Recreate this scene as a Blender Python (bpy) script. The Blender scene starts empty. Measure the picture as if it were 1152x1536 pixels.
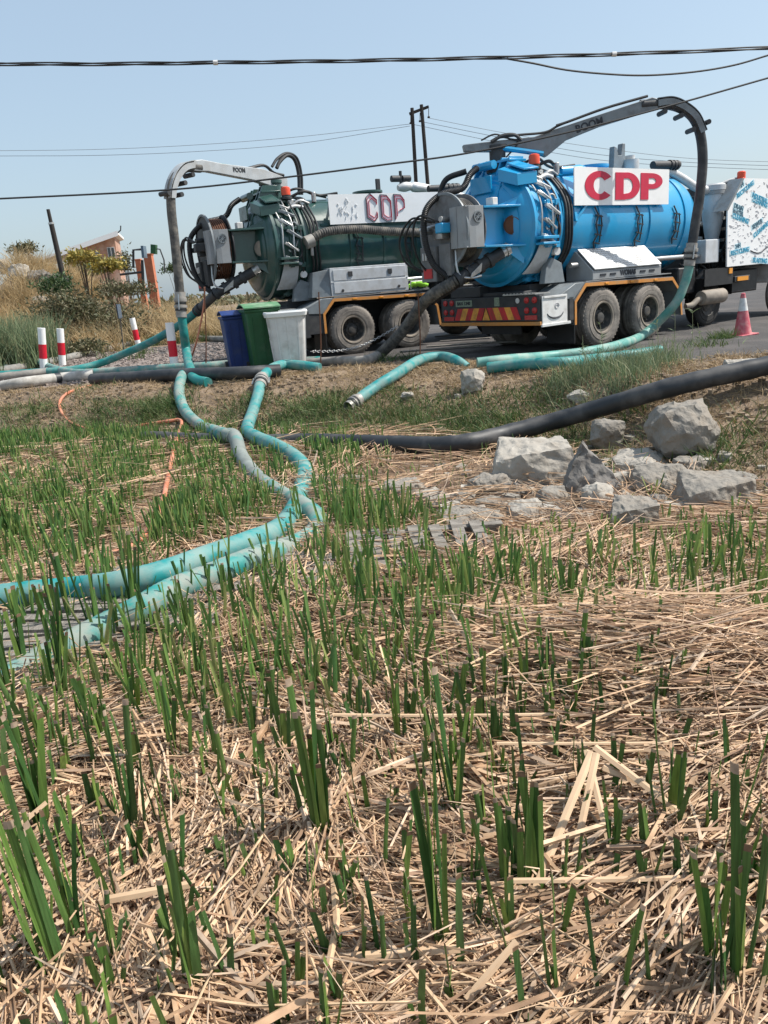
import bpy, bmesh, math, random
import numpy as np
from mathutils import Vector, Matrix, noise

random.seed(7); RNG = np.random.default_rng(7)
sc = bpy.context.scene
COL = sc.collection
# ------------------------------------------------------------------ camera
FPX, HY, ROLL, CZ = 1154.0, 424.5, math.radians(4.6), 1.42
PIT = math.atan((768 - HY) * math.cos(ROLL) / FPX)
cd = bpy.data.cameras.new('camera'); cam = bpy.data.objects.new('camera', cd); COL.objects.link(cam)
cd.sensor_fit = 'VERTICAL'; cd.sensor_height = 36; cd.lens = FPX / 1536 * 36
cd.clip_start = .05; cd.clip_end = 6000
cam.matrix_world = Matrix.Translation((0, 0, CZ)) @ Matrix.Rotation(math.pi / 2 - PIT, 4, 'X') @ Matrix.Rotation(-ROLL, 4, 'Z')
sc.camera = cam
# ------------------------------------------------------------------ sky, sun, exposure
SUN_EL, SUN_AZ = math.radians(53), math.atan2(.996, .086)
w = bpy.data.worlds.new('World'); sc.world = w; w.use_nodes = True
nt = w.node_tree; bg = nt.nodes['Background']
sky = nt.nodes.new('ShaderNodeTexSky'); sky.sky_type = 'NISHITA'; sky.sun_disc = False
sky.sun_elevation = SUN_EL; sky.sun_rotation = SUN_AZ; sky.altitude = 550
sky.air_density = 1.25; sky.dust_density = 3.6; sky.ozone_density = 2.0
hz_ = nt.nodes.new('ShaderNodeMix'); hz_.data_type = 'RGBA'; hz_.inputs[0].default_value = .55; hz_.inputs[7].default_value = (2.8, 3.55, 4.2, 1)   # even pale haze over the whole sky
nt.links.new(sky.outputs[0], hz_.inputs[6]); nt.links.new(hz_.outputs[2], bg.inputs[0]); bg.inputs[1].default_value = .119
sd = bpy.data.lights.new('sun', 'SUN'); sd.energy = 3.75; sd.angle = math.radians(.6); sd.color = (1, .955, .88)
sun = bpy.data.objects.new('sun', sd); COL.objects.link(sun)
sv = Vector((math.sin(SUN_AZ) * math.cos(SUN_EL), math.cos(SUN_AZ) * math.cos(SUN_EL), math.sin(SUN_EL)))
sun.rotation_euler = sv.to_track_quat('Z', 'Y').to_euler(); sun.location = sv * 60
vs = sc.view_settings; vs.view_transform = 'Standard'; vs.look = 'None'; vs.exposure = 0.66; vs.gamma = 1; vs.use_curve_mapping = False

# ------------------------------------------------------------------ places: picture rays meet real planes and ground
def ray(px, py):
    a, b = px - 576, 768 - py
    u = a * math.cos(ROLL) + b * math.sin(ROLL); v = -a * math.sin(ROLL) + b * math.cos(ROLL)
    c, s = math.cos(PIT), math.sin(PIT)
    return Vector((u, FPX * c + v * s, -FPX * s + v * c)) / FPX
def aty(px, py, Y):
    d = ray(px, py); return Vector((0, 0, CZ)) + d * (Y / d.y)
def gz(px, py, z=0.):
    d = ray(px, py); return Vector((0, 0, CZ)) + d * ((z - CZ) / d.z)
BX = [-60, -9, -5, -3, -1, .5, 2, 3, 4.5, 7, 60]
YB = [16, 13.4, 11.7, 10.9, 10.0, 9.3, 7.6, 5.9, 5.2, 4.8, 4]
YT = [18, 15.0, 13.6, 13.0, 12.7, 12.4, 11.6, 9.0, 8.3, 8.0, 8]
TP = [.0, .0, .05, .1, .1, .08, .06, .16, .28, .3, .3]
def sstep(t):
    t = np.clip(t, 0, 1); return t * t * (3 - 2 * t)
def terr(x, y):
    x = np.asarray(x, float); y = np.asarray(y, float)
    yb, yt, tp = np.interp(x, BX, YB), np.interp(x, BX, YT), np.interp(x, BX, TP)
    t = sstep((y - yb) / (yt - yb)); b = sstep((y - yt - .3) / 2.6)
    z = -.45 + (tp + .45) * t; z = z * (1 - b * t)
    m = t * (1 - b)
    n = np.sin(x * 3.1 + 1.3 * np.sin(y * 2.3)) * np.cos(y * 2.7 + .8 * np.sin(x * 1.9)) * .022 + np.sin(x * 7.3 + y * 2.1) * np.sin(y * 6.1 - x * 1.7) * .012
    z = z + n * (.8 * (1 - t) + 1.6 * m)
    z = z + 2.75 * np.exp(-((x + 13.6) / 2.9) ** 2 - ((y - 31.5) / 3.0) ** 2) + .8 * np.exp(-((x + 9.0) / 3.5) ** 2 - ((y - 32) / 2.8) ** 2)
    return z
def hit(px, py, off=0.):
    d = ray(px, py); o = Vector((0, 0, CZ)); t0 = .8; t = t0
    while t < 80:
        p = o + d * t
        if p.z < float(terr(p.x, p.y)) + off:
            lo, hi = t0, t
            for _ in range(18):
                mid = (lo + hi) / 2; p = o + d * mid
                if p.z < float(terr(p.x, p.y)) + off: hi = mid
                else: lo = mid
            return o + d * hi
        t0 = t; t *= 1.012
    return o + d * t

# ------------------------------------------------------------------ materials
M = {}
def mat(name, col, rough=.6, metal=0., var=.12, vs_=6., dirt=None, ds=2.5, dlo=.45, dhi=.62, damt=1., bump=0., bs=40., isl=0., isl2=None, coat=0., trans=0., stretch=None, nrm=None, spec=.5):
    m = bpy.data.materials.new(name); m.use_nodes = True; M[name] = m
    n, l = m.node_tree.nodes, m.node_tree.links; b = n['Principled BSDF']
    b.inputs['Roughness'].default_value = rough; b.inputs['Metallic'].default_value = metal
    b.inputs['Coat Weight'].default_value = coat; b.inputs['Specular IOR Level'].default_value = spec
    tc = n.new('ShaderNodeTexCoord'); vec = tc.outputs['Object']
    if stretch:
        mp = n.new('ShaderNodeMapping'); mp.inputs['Scale'].default_value = stretch; l.new(vec, mp.inputs[0]); vec = mp.outputs[0]
    c4 = (*col, 1)
    nz = n.new('ShaderNodeTexNoise'); nz.inputs['Scale'].default_value = vs_; nz.inputs['Detail'].default_value = 5; l.new(vec, nz.inputs['Vector'])
    mr = n.new('ShaderNodeMapRange'); mr.inputs[1].default_value = .3; mr.inputs[2].default_value = .7; mr.inputs[3].default_value = 1 - var; mr.inputs[4].default_value = 1 + var
    l.new(nz.outputs[0], mr.inputs[0])
    src = None
    if isl2 is not None:
        g = n.new('ShaderNodeNewGeometry'); rp = n.new('ShaderNodeValToRGB'); l.new(g.outputs['Random Per Island'], rp.inputs[0])
        els = rp.color_ramp.elements; cols = [col] + list(isl2)
        while len(els) < len(cols): els.new(.5)
        for i, e in enumerate(els): e.position = i / max(1, len(cols) - 1); e.color = (*cols[i], 1)
        src = rp.outputs[0]
    vm = n.new('ShaderNodeVectorMath'); vm.operation = 'SCALE'
    if src: l.new(src, vm.inputs[0])
    else: vm.inputs[0].default_value = col
    l.new(mr.outputs[0], vm.inputs['Scale']); out = vm.outputs[0]
    if dirt is not None:
        dn = n.new('ShaderNodeTexNoise'); dn.inputs['Scale'].default_value = ds; dn.inputs['Detail'].default_value = 7; dn.inputs['Roughness'].default_value = .62; l.new(vec, dn.inputs['Vector'])
        dr = n.new('ShaderNodeMapRange'); dr.inputs[1].default_value = dlo; dr.inputs[2].default_value = dhi; dr.inputs[4].default_value = damt; l.new(dn.outputs[0], dr.inputs[0])
        mx = n.new('ShaderNodeMix'); mx.data_type = 'RGBA'; l.new(dr.outputs[0], mx.inputs[0]); l.new(out, mx.inputs[6]); mx.inputs[7].default_value = (*dirt, 1); out = mx.outputs[2]
        ro = n.new('ShaderNodeMapRange'); ro.inputs[3].default_value = rough; ro.inputs[4].default_value = .85; l.new(dr.outputs[0], ro.inputs[0]); l.new(ro.outputs[0], b.inputs['Roughness'])
    l.new(out, b.inputs['Base Color'])
    if bump:
        bn = n.new('ShaderNodeTexNoise'); bn.inputs['Scale'].default_value = bs; bn.inputs['Detail'].default_value = 6; l.new(vec, bn.inputs['Vector'])
        bp = n.new('ShaderNodeBump'); bp.inputs['Strength'].default_value = bump; bp.inputs['Distance'].default_value = .02; l.new(bn.outputs[0], bp.inputs['Height']); l.new(bp.outputs[0], b.inputs['Normal'])
    if trans:
        b.inputs['Subsurface Weight'].default_value = 0
        tr = n.new('ShaderNodeBsdfTranslucent'); l.new(out, tr.inputs[0]); ms = n.new('ShaderNodeMixShader'); ms.inputs[0].default_value = trans
        o = n['Material Output']; l.new(b.outputs[0], ms.inputs[1]); l.new(tr.outputs[0], ms.inputs[2]); l.new(ms.outputs[0], o.inputs[0])
    return m
DUST = (.34, .29, .24)
mat('mud', (.10, .06, .036), .95, var=.4, vs_=5, dirt=(.26, .19, .13), ds=7, dlo=.4, dhi=.7, bump=.8, bs=30)
mat('bank_soil', (.235, .17, .115), .95, var=.25, vs_=2.5, dirt=(.13, .09, .055), ds=3.5, dlo=.48, dhi=.66, bump=.8, bs=25)
mat('road_dirt', (.085, .075, .07), .92, var=.3, vs_=1.5, dirt=(.05, .046, .044), ds=.9, dlo=.42, dhi=.6, bump=.6, bs=35)
mat('gravel', (.235, .19, .165), .95, var=.35, vs_=30, dirt=(.20, .165, .145), ds=14, dlo=.45, dhi=.6, bump=.9, bs=40)
mat('blue', (.012, .31, .59), .30, var=.07, vs_=2, dirt=(.10, .28, .40), ds=2.2, dlo=.50, dhi=.80, damt=.5, coat=.4)
mat('green', (.028, .078, .067), .28, var=.15, vs_=2, dirt=(.13, .14, .12), ds=2.4, dlo=.48, dhi=.78, damt=.5, coat=.35)
mat('grey', (.30, .315, .325), .45, var=.1, dirt=(.20, .19, .18), ds=3, damt=.5)
mat('boom_grey', (.20, .225, .24), .42, var=.1, dirt=(.11, .11, .11), ds=4, damt=.5)
mat('boom_white', (.40, .42, .43), .42, var=.1, dirt=(.3, .29, .27), ds=4, damt=.5)
mat('dark', (.035, .037, .04), .6, var=.25, dirt=(.10, .092, .085), ds=4, dlo=.5, dhi=.75, damt=.6)
mat('black', (.017, .017, .018), .5, var=.3, dirt=(.11, .10, .09), ds=5, dlo=.55, dhi=.8, damt=.5)
mat('corrugated', (.06, .058, .055), .75, var=.3, vs_=20, dirt=(.26, .23, .19), ds=6, dlo=.42, dhi=.7, damt=.75)
mat('steel', (.55, .55, .54), .34, .85, var=.15, dirt=(.22, .19, .16), ds=6, damt=.5)
mat('alu', (.62, .63, .63), .45, .25, var=.12, vs_=10, dirt=(.36, .33, .30), ds=5, damt=.5)
mat('white', (.86, .86, .85), .5, var=.03, dirt=(.62, .60, .57), ds=3, dlo=.55, dhi=.8, damt=.4)
mat('white_dirty', (.70, .69, .67), .6, var=.06, dirt=(.42, .39, .36), ds=5, dlo=.48, dhi=.7, damt=.7)
mat('sign_grey', (.42, .46, .49), .5, var=.06)
mat('ghost', (.77, .77, .775), .5, var=.06)
mat('red', (.56, .014, .055), .5, var=.06)
mat('ink', (.02, .025, .035), .6)
mat('print_blue', (.03, .30, .46), .6, var=.1)
mat('print_dark', (.03, .10, .15), .6, var=.1)
mat('print_pale', (.50, .70, .76), .6, var=.1)
mat('print_grey', (.42, .40, .42), .6, var=.15)
mat('orange', (.62, .25, .05), .55, var=.12, dirt=(.36, .22, .10), ds=6, damt=.6)
mat('chev_red', (.60, .025, .03), .5, var=.1, dirt=(.2, .07, .05), ds=8, damt=.5)
mat('chev_yellow', (.85, .38, .06), .5, var=.1, dirt=(.35, .17, .05), ds=8, damt=.5)
mat('lens_red', (.45, .03, .03), .25, var=.05)
mat('beacon', (.78, .085, .03), .3, var=.05)
mat('amber', (.75, .30, .03), .3, var=.05)
mat('tyre_shaded', (.022, .021, .02), .85, var=.2, vs_=9)  # body shadow on the third wheel painted in as near-black rubber
mat('tyre', (.05, .047, .045), .85, var=.2, vs_=9, dirt=(.32, .28, .24), ds=3.0, dlo=.28, dhi=.58, damt=.85, bump=.4, bs=60)
mat('rim', (.26, .22, .18), .7, var=.2, dirt=(.33, .28, .22), ds=6, damt=.7)
mat('rim_shaded', (.05, .048, .046), .7, var=.3, dirt=(.16, .135, .11), ds=8, damt=.6)  # rim colour darkened for shade in the wheel recess, with dust patches
mat('teal', (.012, .21, .195), .5, var=.18, vs_=3, dirt=(.22, .30, .27), ds=5, dlo=.46, dhi=.70, damt=.8)
mat('teal_clean', (.008, .235, .235), .5, var=.15, vs_=3, dirt=(.22, .30, .27), ds=5, dlo=.38, dhi=.62, damt=.8)
mat('teal_dusty', (.02, .24, .22), .6, var=.25, vs_=4, dirt=(.27, .29, .255), ds=5.5, dlo=.36, dhi=.56, damt=.9)
mat('teal_pale', (.09, .29, .25), .5, var=.15, vs_=3, dirt=(.33, .40, .345), ds=4, dlo=.42, dhi=.66, damt=.8)
mat('hose_grey', (.21, .235, .215), .7, var=.2, vs_=5, dirt=(.06, .26, .24), ds=4, dlo=.56, dhi=.74, damt=.8)
mat('pipe_black', (.028, .030, .033), .5, var=.3, dirt=(.14, .13, .12), ds=3, dlo=.46, dhi=.7, damt=.55)
mat('pipe_dusty', (.20, .195, .18), .75, var=.2, dirt=(.34, .31, .27), ds=4, damt=.7)
mat('pipe_pale', (.46, .44, .40), .7, var=.15, dirt=(.25, .23, .20), ds=5, damt=.7)
mat('orange_hose', (.60, .20, .11), .5, var=.12, dirt=(.52, .29, .20), ds=6, damt=.6)
mat('coupling', (.36, .34, .31), .5, .3, var=.2, dirt=(.25, .22, .19), ds=9, damt=.6)
mat('bin_blue', (.008, .032, .15), .5, var=.15, dirt=(.09, .10, .14), ds=5, dlo=.52, dhi=.8, damt=.5)
mat('bin_green', (.012, .085, .028), .5, var=.15, dirt=(.12, .16, .10), ds=5, dlo=.52, dhi=.8, damt=.5)
mat('bin_lid', (.08, .22, .10), .5, var=.15, dirt=(.32, .38, .28), ds=4, dlo=.42, dhi=.7, damt=.8)
mat('bin_print', (.24, .30, .22), .6, var=.3, vs_=30)
mat('post_red', (.60, .01, .03), .45, var=.06)
mat('cone_pink', (.52, .09, .12), .55, var=.1, dirt=(.60, .30, .28), ds=7, damt=.7)
mat('rock', (.27, .245, .21), .9, var=.3, vs_=4, dirt=(.17, .135, .10), ds=4, dlo=.44, dhi=.66, damt=.8, bump=1., bs=22)
mat('rock_pale', (.36, .33, .285), .9, var=.18, vs_=5, dirt=(.21, .17, .13), ds=4, dlo=.46, dhi=.7, damt=.7, bump=.9, bs=16)
mat('rock_dark', (.19, .175, .16), .9, var=.25, vs_=5, dirt=(.15, .14, .125), ds=7, damt=.7, bump=1., bs=16)
mat('pebble', (.26, .21, .185), .95, var=.3, isl2=[(.34, .28, .25), (.17, .14, .125), (.40, .34, .30)])
mat('rubble', (.36, .33, .29), .95, var=.3, bump=.6, bs=30, isl2=[(.42, .39, .34), (.24, .22, .19), (.32, .285, .24)])
mat('reel_grey', (.19, .195, .20), .5, var=.12, dirt=(.13, .12, .115), ds=4, damt=.6)
mat('clod', (.22, .16, .11), .95, var=.3, isl2=[(.28, .21, .145), (.14, .10, .065), (.30, .24, .18)])
mat('wood_grey', (.25, .225, .195), .9, var=.3, vs_=5, stretch=(2, 14, 14), dirt=(.13, .11, .09), ds=4, damt=.7, bump=.5, bs=20)
mat('wood_pole', (.035, .03, .027), .9, var=.3)
mat('wire', (.03, .032, .035), .6)
mat('hazy_wire', (.20, .23, .26), .7)  # distance haze painted into a paler wire grey
mat('brick', (.42, .24, .17), .9, var=.25, vs_=3, dirt=(.50, .35, .27), ds=2)
mat('roof', (.72, .72, .70), .6, var=.06)
mat('terracotta', (.50, .17, .09), .9, var=.15)
mat('rust', (.13, .055, .03), .9, var=.3)
mat('solar', (.05, .10, .16), .2, var=.1, coat=.5)
mat('glass', (.02, .025, .03), .08, var=.1, coat=1.)
mat('straw', (.61, .41, .25), .7, var=.38, vs_=13, isl2=[(.67, .48, .305), (.42, .26, .152), (.59, .39, .235), (.25, .14, .085), (.71, .52, .365), (.38, .29, .215), (.51, .325, .19), (.16, .095, .055), (.63, .435, .272)], trans=.12)
mat('stalk', (.66, .46, .29), .65, var=.15, vs_=8, isl2=[(.55, .37, .23), (.66, .50, .32)])
mat('reed', (.075, .18, .05), .45, var=.3, vs_=14, stretch=(5, 5, .35), isl2=[(.065, .155, .042), (.17, .29, .062), (.08, .18, .055), (.26, .36, .085), (.13, .245, .052), (.12, .20, .075)], trans=.35)
mat('reed_far', (.085, .18, .042), .5, var=.25, vs_=5, isl2=[(.06, .14, .036), (.17, .28, .065), (.095, .19, .055), (.24, .32, .09), (.30, .31, .12)], trans=.3)
mat('grass', (.075, .14, .036), .6, var=.25, vs_=3, isl2=[(.045, .095, .026), (.12, .19, .05), (.20, .20, .085), (.075, .14, .035)], trans=.25)
mat('grass_blue', (.17, .23, .12), .6, var=.25, vs_=3, isl2=[(.11, .17, .085), (.24, .29, .15), (.36, .34, .20)], trans=.25)
mat('grass_dry', (.44, .31, .175), .8, var=.2, vs_=3, isl2=[(.33, .235, .13), (.52, .39, .23), (.27, .19, .11), (.40, .31, .19)], trans=.2)
mat('grass_gold', (.56, .42, .22), .8, var=.2, vs_=1, isl2=[(.48, .35, .19), (.64, .50, .29), (.38, .28, .15)], trans=.25)
mat('leaf', (.045, .095, .03), .55, var=.25, vs_=2, isl2=[(.03, .065, .022), (.085, .14, .04), (.12, .15, .06)], trans=.2)
mat('leaf_olive', (.11, .115, .05), .6, var=.25, vs_=2, isl2=[(.07, .08, .035), (.17, .15, .075), (.20, .17, .10), (.055, .07, .03)], trans=.2)
mat('leaf_brown', (.21, .13, .08), .7, var=.25, vs_=2, isl2=[(.15, .10, .06), (.28, .19, .12), (.10, .085, .045)], trans=.2)
mat('leaf_yellow', (.38, .29, .06), .6, var=.2, vs_=2, isl2=[(.40, .30, .06), (.22, .22, .06), (.58, .42, .10)], trans=.25)
mat('twig', (.12, .085, .06), .9)
mat('hivis', (.35, .75, .05), .6)
mat('grey_box', (.52, .54, .56), .5, var=.08, dirt=(.38, .37, .35), ds=4, damt=.5)

# ------------------------------------------------------------------ mesh helpers
def tag(o, label=None, cat=None, group=None, kind=None):
    if label: o['label'] = label
    if cat: o['category'] = cat
    if group: o['group'] = group
    if kind: o['kind'] = kind
    return o
def empty(name, loc, rz=0.):
    o = bpy.data.objects.new(name, None); COL.objects.link(o); o.location = loc; o.rotation_euler = (0, 0, rz); o.empty_display_size = .2
    return o
def link(name, me, m, parent=None, loc=None):
    o = bpy.data.objects.new(name, me); COL.objects.link(o)
    if m and not me.materials: me.materials.append(M[m])
    if parent: o.parent = parent
    if loc is not None: o.location = loc
    return o
def frame(d):
    d = Vector(d).normalized(); a = Vector((0, 0, 1)) if abs(d.z) < .95 else Vector((1, 0, 0))
    x = a.cross(d).normalized(); return x, d.cross(x), d
def catmull(P, n=6):
    P = [Vector(p) for p in P]; Q = [P[0] * 2 - P[1]] + P + [P[-1] * 2 - P[-2]]; out = []
    for i in range(1, len(Q) - 2):
        a, b, c, d = Q[i - 1:i + 3]
        for k in range(n):
            t = k / n
            out.append(.5 * ((2 * b) + (c - a) * t + (2 * a - 5 * b + 4 * c - d) * t * t + (3 * b - a - 3 * c + d) * t ** 3))
    return out + [P[-1]]
class MB:
    def __init__(s): s.v = []; s.f = []
    def add(s, vs, fs):
        k = len(s.v); s.v += [tuple(p) for p in vs]; s.f += [tuple(i + k for i in q) for q in fs]; return s
    def hexa(s, p):
        return s.add(p, [(0, 3, 2, 1), (4, 5, 6, 7), (0, 1, 5, 4), (1, 2, 6, 5), (2, 3, 7, 6), (3, 0, 4, 7)])
    def box(s, a, b):
        x0, x1 = sorted((a[0], b[0])); y0, y1 = sorted((a[1], b[1])); z0, z1 = sorted((a[2], b[2]))
        return s.hexa([(x0, y0, z0), (x1, y0, z0), (x1, y1, z0), (x0, y1, z0), (x0, y0, z1), (x1, y0, z1), (x1, y1, z1), (x0, y1, z1)])
    def bar(s, a, b, w, h):
        a, b = Vector(a), Vector(b); x, y, d = frame(b - a); x *= w / 2; y *= h / 2
        return s.hexa([a - x - y, a + x - y, a + x + y, a - x + y, b - x - y, b + x - y, b + x + y, b - x + y])
    def tube(s, P, r, n=12, cap=True):
        P = [Vector(p) for p in P]; m = len(P); R = r if hasattr(r, '__len__') else [r] * m
        T = [(P[min(i + 1, m - 1)] - P[max(i - 1, 0)]).normalized() for i in range(m)]
        x, y, _ = frame(T[0]); V = []; F = []
        for i in range(m):
            x = (x - T[i] * x.dot(T[i])).normalized(); y = T[i].cross(x)
            for k in range(n):
                a = 2 * math.pi * k / n; V.append(P[i] + (x * math.cos(a) + y * math.sin(a)) * R[i])
        for i in range(m - 1):
            for k in range(n):
                q = (k + 1) % n; F.append((i * n + k, i * n + q, i * n + n + q, i * n + n + k))
        if cap: F += [tuple(range(n - 1, -1, -1)), tuple(range((m - 1) * n, m * n))]
        return s.add(V, F)
    def cyl(s, a, b, r, n=20, r2=None): return s.tube([a, b], [r, r if r2 is None else r2], n)
    def lathe(s, prof, o, ax, n=32, a0=0., a1=2 * math.pi):
        o = Vector(o); x, y, d = frame(ax); full = abs(a1 - a0 - 2 * math.pi) < 1e-6; m = n if full else n + 1; V = []; F = []
        for h, r in prof:
            for k in range(m):
                a = a0 + (a1 - a0) * k / n; V.append(o + d * h + (x * math.cos(a) + y * math.sin(a)) * max(r, 1e-4))
        for i in range(len(prof) - 1):
            for k in range(n):
                q = (k + 1) % m; F.append((i * m + k, i * m + q, (i + 1) * m + q, (i + 1) * m + k))
        return s.add(V, F)
    def ngon(s, poly, dv):
        n = len(poly); dv = Vector(dv); V = [Vector(p) for p in poly]; V += [p + dv for p in V]
        return s.add(V, [tuple(range(n)), tuple(range(2 * n - 1, n - 1, -1))] + [(i, i + n, (i + 1) % n + n, (i + 1) % n) for i in range(n)])
    def strip(s, A, B, dv):      # band between two equally long polylines, extruded by dv
        for i in range(len(A) - 1):
            a, b, c, d = (Vector(p) for p in (A[i], A[i + 1], B[i + 1], B[i])); e = Vector(dv); s.hexa([a, b, c, d, a + e, b + e, c + e, d + e])
        return s
    def mesh(s, name, m, smooth=True, ang=35, origin=None):
        V = s.v if origin is None else [tuple(Vector(p) - Vector(origin)) for p in s.v]
        me = bpy.data.meshes.new(name); me.from_pydata(V, [], s.f)
        bm = bmesh.new(); bm.from_mesh(me); bmesh.ops.recalc_face_normals(bm, faces=bm.faces); bm.to_mesh(me); bm.free()
        if smooth:
            me.polygons.foreach_set('use_smooth', [True] * len(me.polygons)); me.set_sharp_from_angle(angle=math.radians(ang))
        me.materials.append(M[m]); return me
    def build(s, name, m, parent=None, bev=0., smooth=True, ang=35, origin=None):
        o = bpy.data.objects.new(name, s.mesh(name, m, smooth, ang, origin)); COL.objects.link(o)
        if parent: o.parent = parent
        if origin is not None: o.location = origin
        if bev:
            b = o.modifiers.new('bevel', 'BEVEL'); b.width = bev; b.segments = 2; b.limit_method = 'ANGLE'; b.angle_limit = math.radians(40)
        return o
def np_mesh(name, V, F, m, smooth=True):
    me = bpy.data.meshes.new(name); nv, nf = len(V), len(F)
    me.vertices.add(nv); me.vertices.foreach_set('co', np.asarray(V, np.float32).ravel())
    me.loops.add(nf * 4); me.loops.foreach_set('vertex_index', np.asarray(F, np.int32).ravel())
    me.polygons.add(nf); me.polygons.foreach_set('loop_start', np.arange(nf, dtype=np.int32) * 4)
    me.polygons.foreach_set('use_smooth', np.full(nf, smooth)); me.update(calc_edges=True); me.validate()
    me.materials.append(M[m]); return me
def strands(P, D, L, W, bend, segs=3, taper=1., ridge=.25, side=None, droop=(0, 0, -1)):
    """ribbons with a folded cross-section: root P, direction D, length L, width W, bend = end offset / length"""
    n = len(P); P, D = np.asarray(P, float), np.asarray(D, float); D = D / np.linalg.norm(D, axis=1)[:, None]
    if side is None:
        a = RNG.uniform(0, 2 * np.pi, n); q = np.stack([np.cos(a), np.sin(a), RNG.normal(0, .35, n)], 1)
    else: q = side
    S = np.cross(D, q); S /= np.linalg.norm(S, axis=1)[:, None] + 1e-9; N = np.cross(S, D)
    bd = bend if np.ndim(bend) == 2 else np.asarray(bend)[:, None] * np.asarray(droop)[None]
    rows = []
    for k in range(segs + 1):
        t = k / segs; c = P + D * (L * t)[:, None] + bd * (L * t * t)[:, None]
        wd = (W * (1 - (1 - taper) * t ** 1.5) / 2)[:, None]
        rows += [c - S * wd, c + N * wd * ridge * 2, c + S * wd]
    V = np.stack(rows, 1).reshape(-1, 3); st = 3 * (segs + 1); F = []
    for k in range(segs):
        for j in range(2):
            a = k * 3 + j; F.append([a, a + 1, a + 4, a + 3])
    F = (np.asarray(F)[None] + (np.arange(n) * st)[:, None, None]).reshape(-1, 4)
    return V, F
def text(name, s, size, m, parent, loc, rot, shear=0., extr=.003, bold=0.):
    c = bpy.data.curves.new(name, 'FONT'); c.body = s; c.size = size; c.extrude = extr; c.align_x = 'CENTER'; c.align_y = 'CENTER'; c.shear = shear; c.offset = bold
    o = bpy.data.objects.new(name, c); COL.objects.link(o); dg = bpy.context.evaluated_depsgraph_get()
    me = bpy.data.meshes.new_from_object(o.evaluated_get(dg)); bpy.data.objects.remove(o); bpy.data.curves.remove(c)
    me.materials.clear(); t = link(name, me, m, parent, loc); t.rotation_euler = rot; return t
def copy_tree(o, parent=None):
    c = o.copy(); COL.objects.link(c); c.parent = parent
    for ch in o.children: copy_tree(ch, c)
    return c
# ------------------------------------------------------------------ ground
def grid_sheet(name, xs, ys, m, lift=0., keep=None):
    X, Y = np.meshgrid(xs, ys); Z = terr(X, Y) + lift; V = np.stack([X, Y, Z], -1).reshape(-1, 3); nx, ny = len(xs), len(ys)
    i, j = np.meshgrid(np.arange(nx - 1), np.arange(ny - 1)); a = (j * nx + i).ravel(); F = np.stack([a, a + 1, a + nx + 1, a + nx], 1)
    if keep is not None:
        cx = V[F].mean(1); F = F[keep(cx[:, 0], cx[:, 1])]
        used = np.unique(F); re = np.full(len(V), -1); re[used] = np.arange(len(used)); V = V[used]; F = re[F]
    return tag(link(name, np_mesh(name, V, F, m), None), kind='structure')
def spread(a, b, step, lo, hi, g=1.35):
    c = list(np.arange(a, b + 1e-6, step)); s = step
    while c[-1] < hi: s *= g; c.append(c[-1] + s)
    s = step
    while c[0] > lo: s *= g; c.insert(0, c[0] - s)
    return np.array(c)
ygrid = lambda x, y: y < np.interp(x, BX, YB) + .25
gx, gy = spread(-11, 11, .11, -2500, 2500), spread(.3, 17, .11, -60, 3500)
grid_sheet('ground', gx, gy, 'bank_soil')
grid_sheet('marsh_mud', spread(-9, 9, .12, -14, 14), spread(-2, 13, .12, -8, 15), 'mud', .008, lambda x, y: y < np.interp(x, BX, YB) + .35 + .25 * np.sin(x * 3) + .12 * np.sin(x * 9.1))
grid_sheet('road', spread(-6, 14, .3, -60, 80), spread(11, 34, .3, 10, 46), 'road_dirt', .008, lambda x, y: (y > np.interp(x, BX, YT) + 1.5 + .3 * np.sin(x * 1.7)) & (y < 40 + x * .3) & (x > -3.3 - .35 * (y - 15) + .4 * np.sin(y)))
grid_sheet('gravel_verge', spread(-12, 2, .25, -16, 3), spread(13, 30, .25, 12, 31), 'gravel', .004, lambda x, y: (y > np.interp(x, BX, YT) + .9 + .2 * np.sin(x * 2.1)) & (y < 25.5 + .5 * np.sin(x)) & (x < -1.5))

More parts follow.
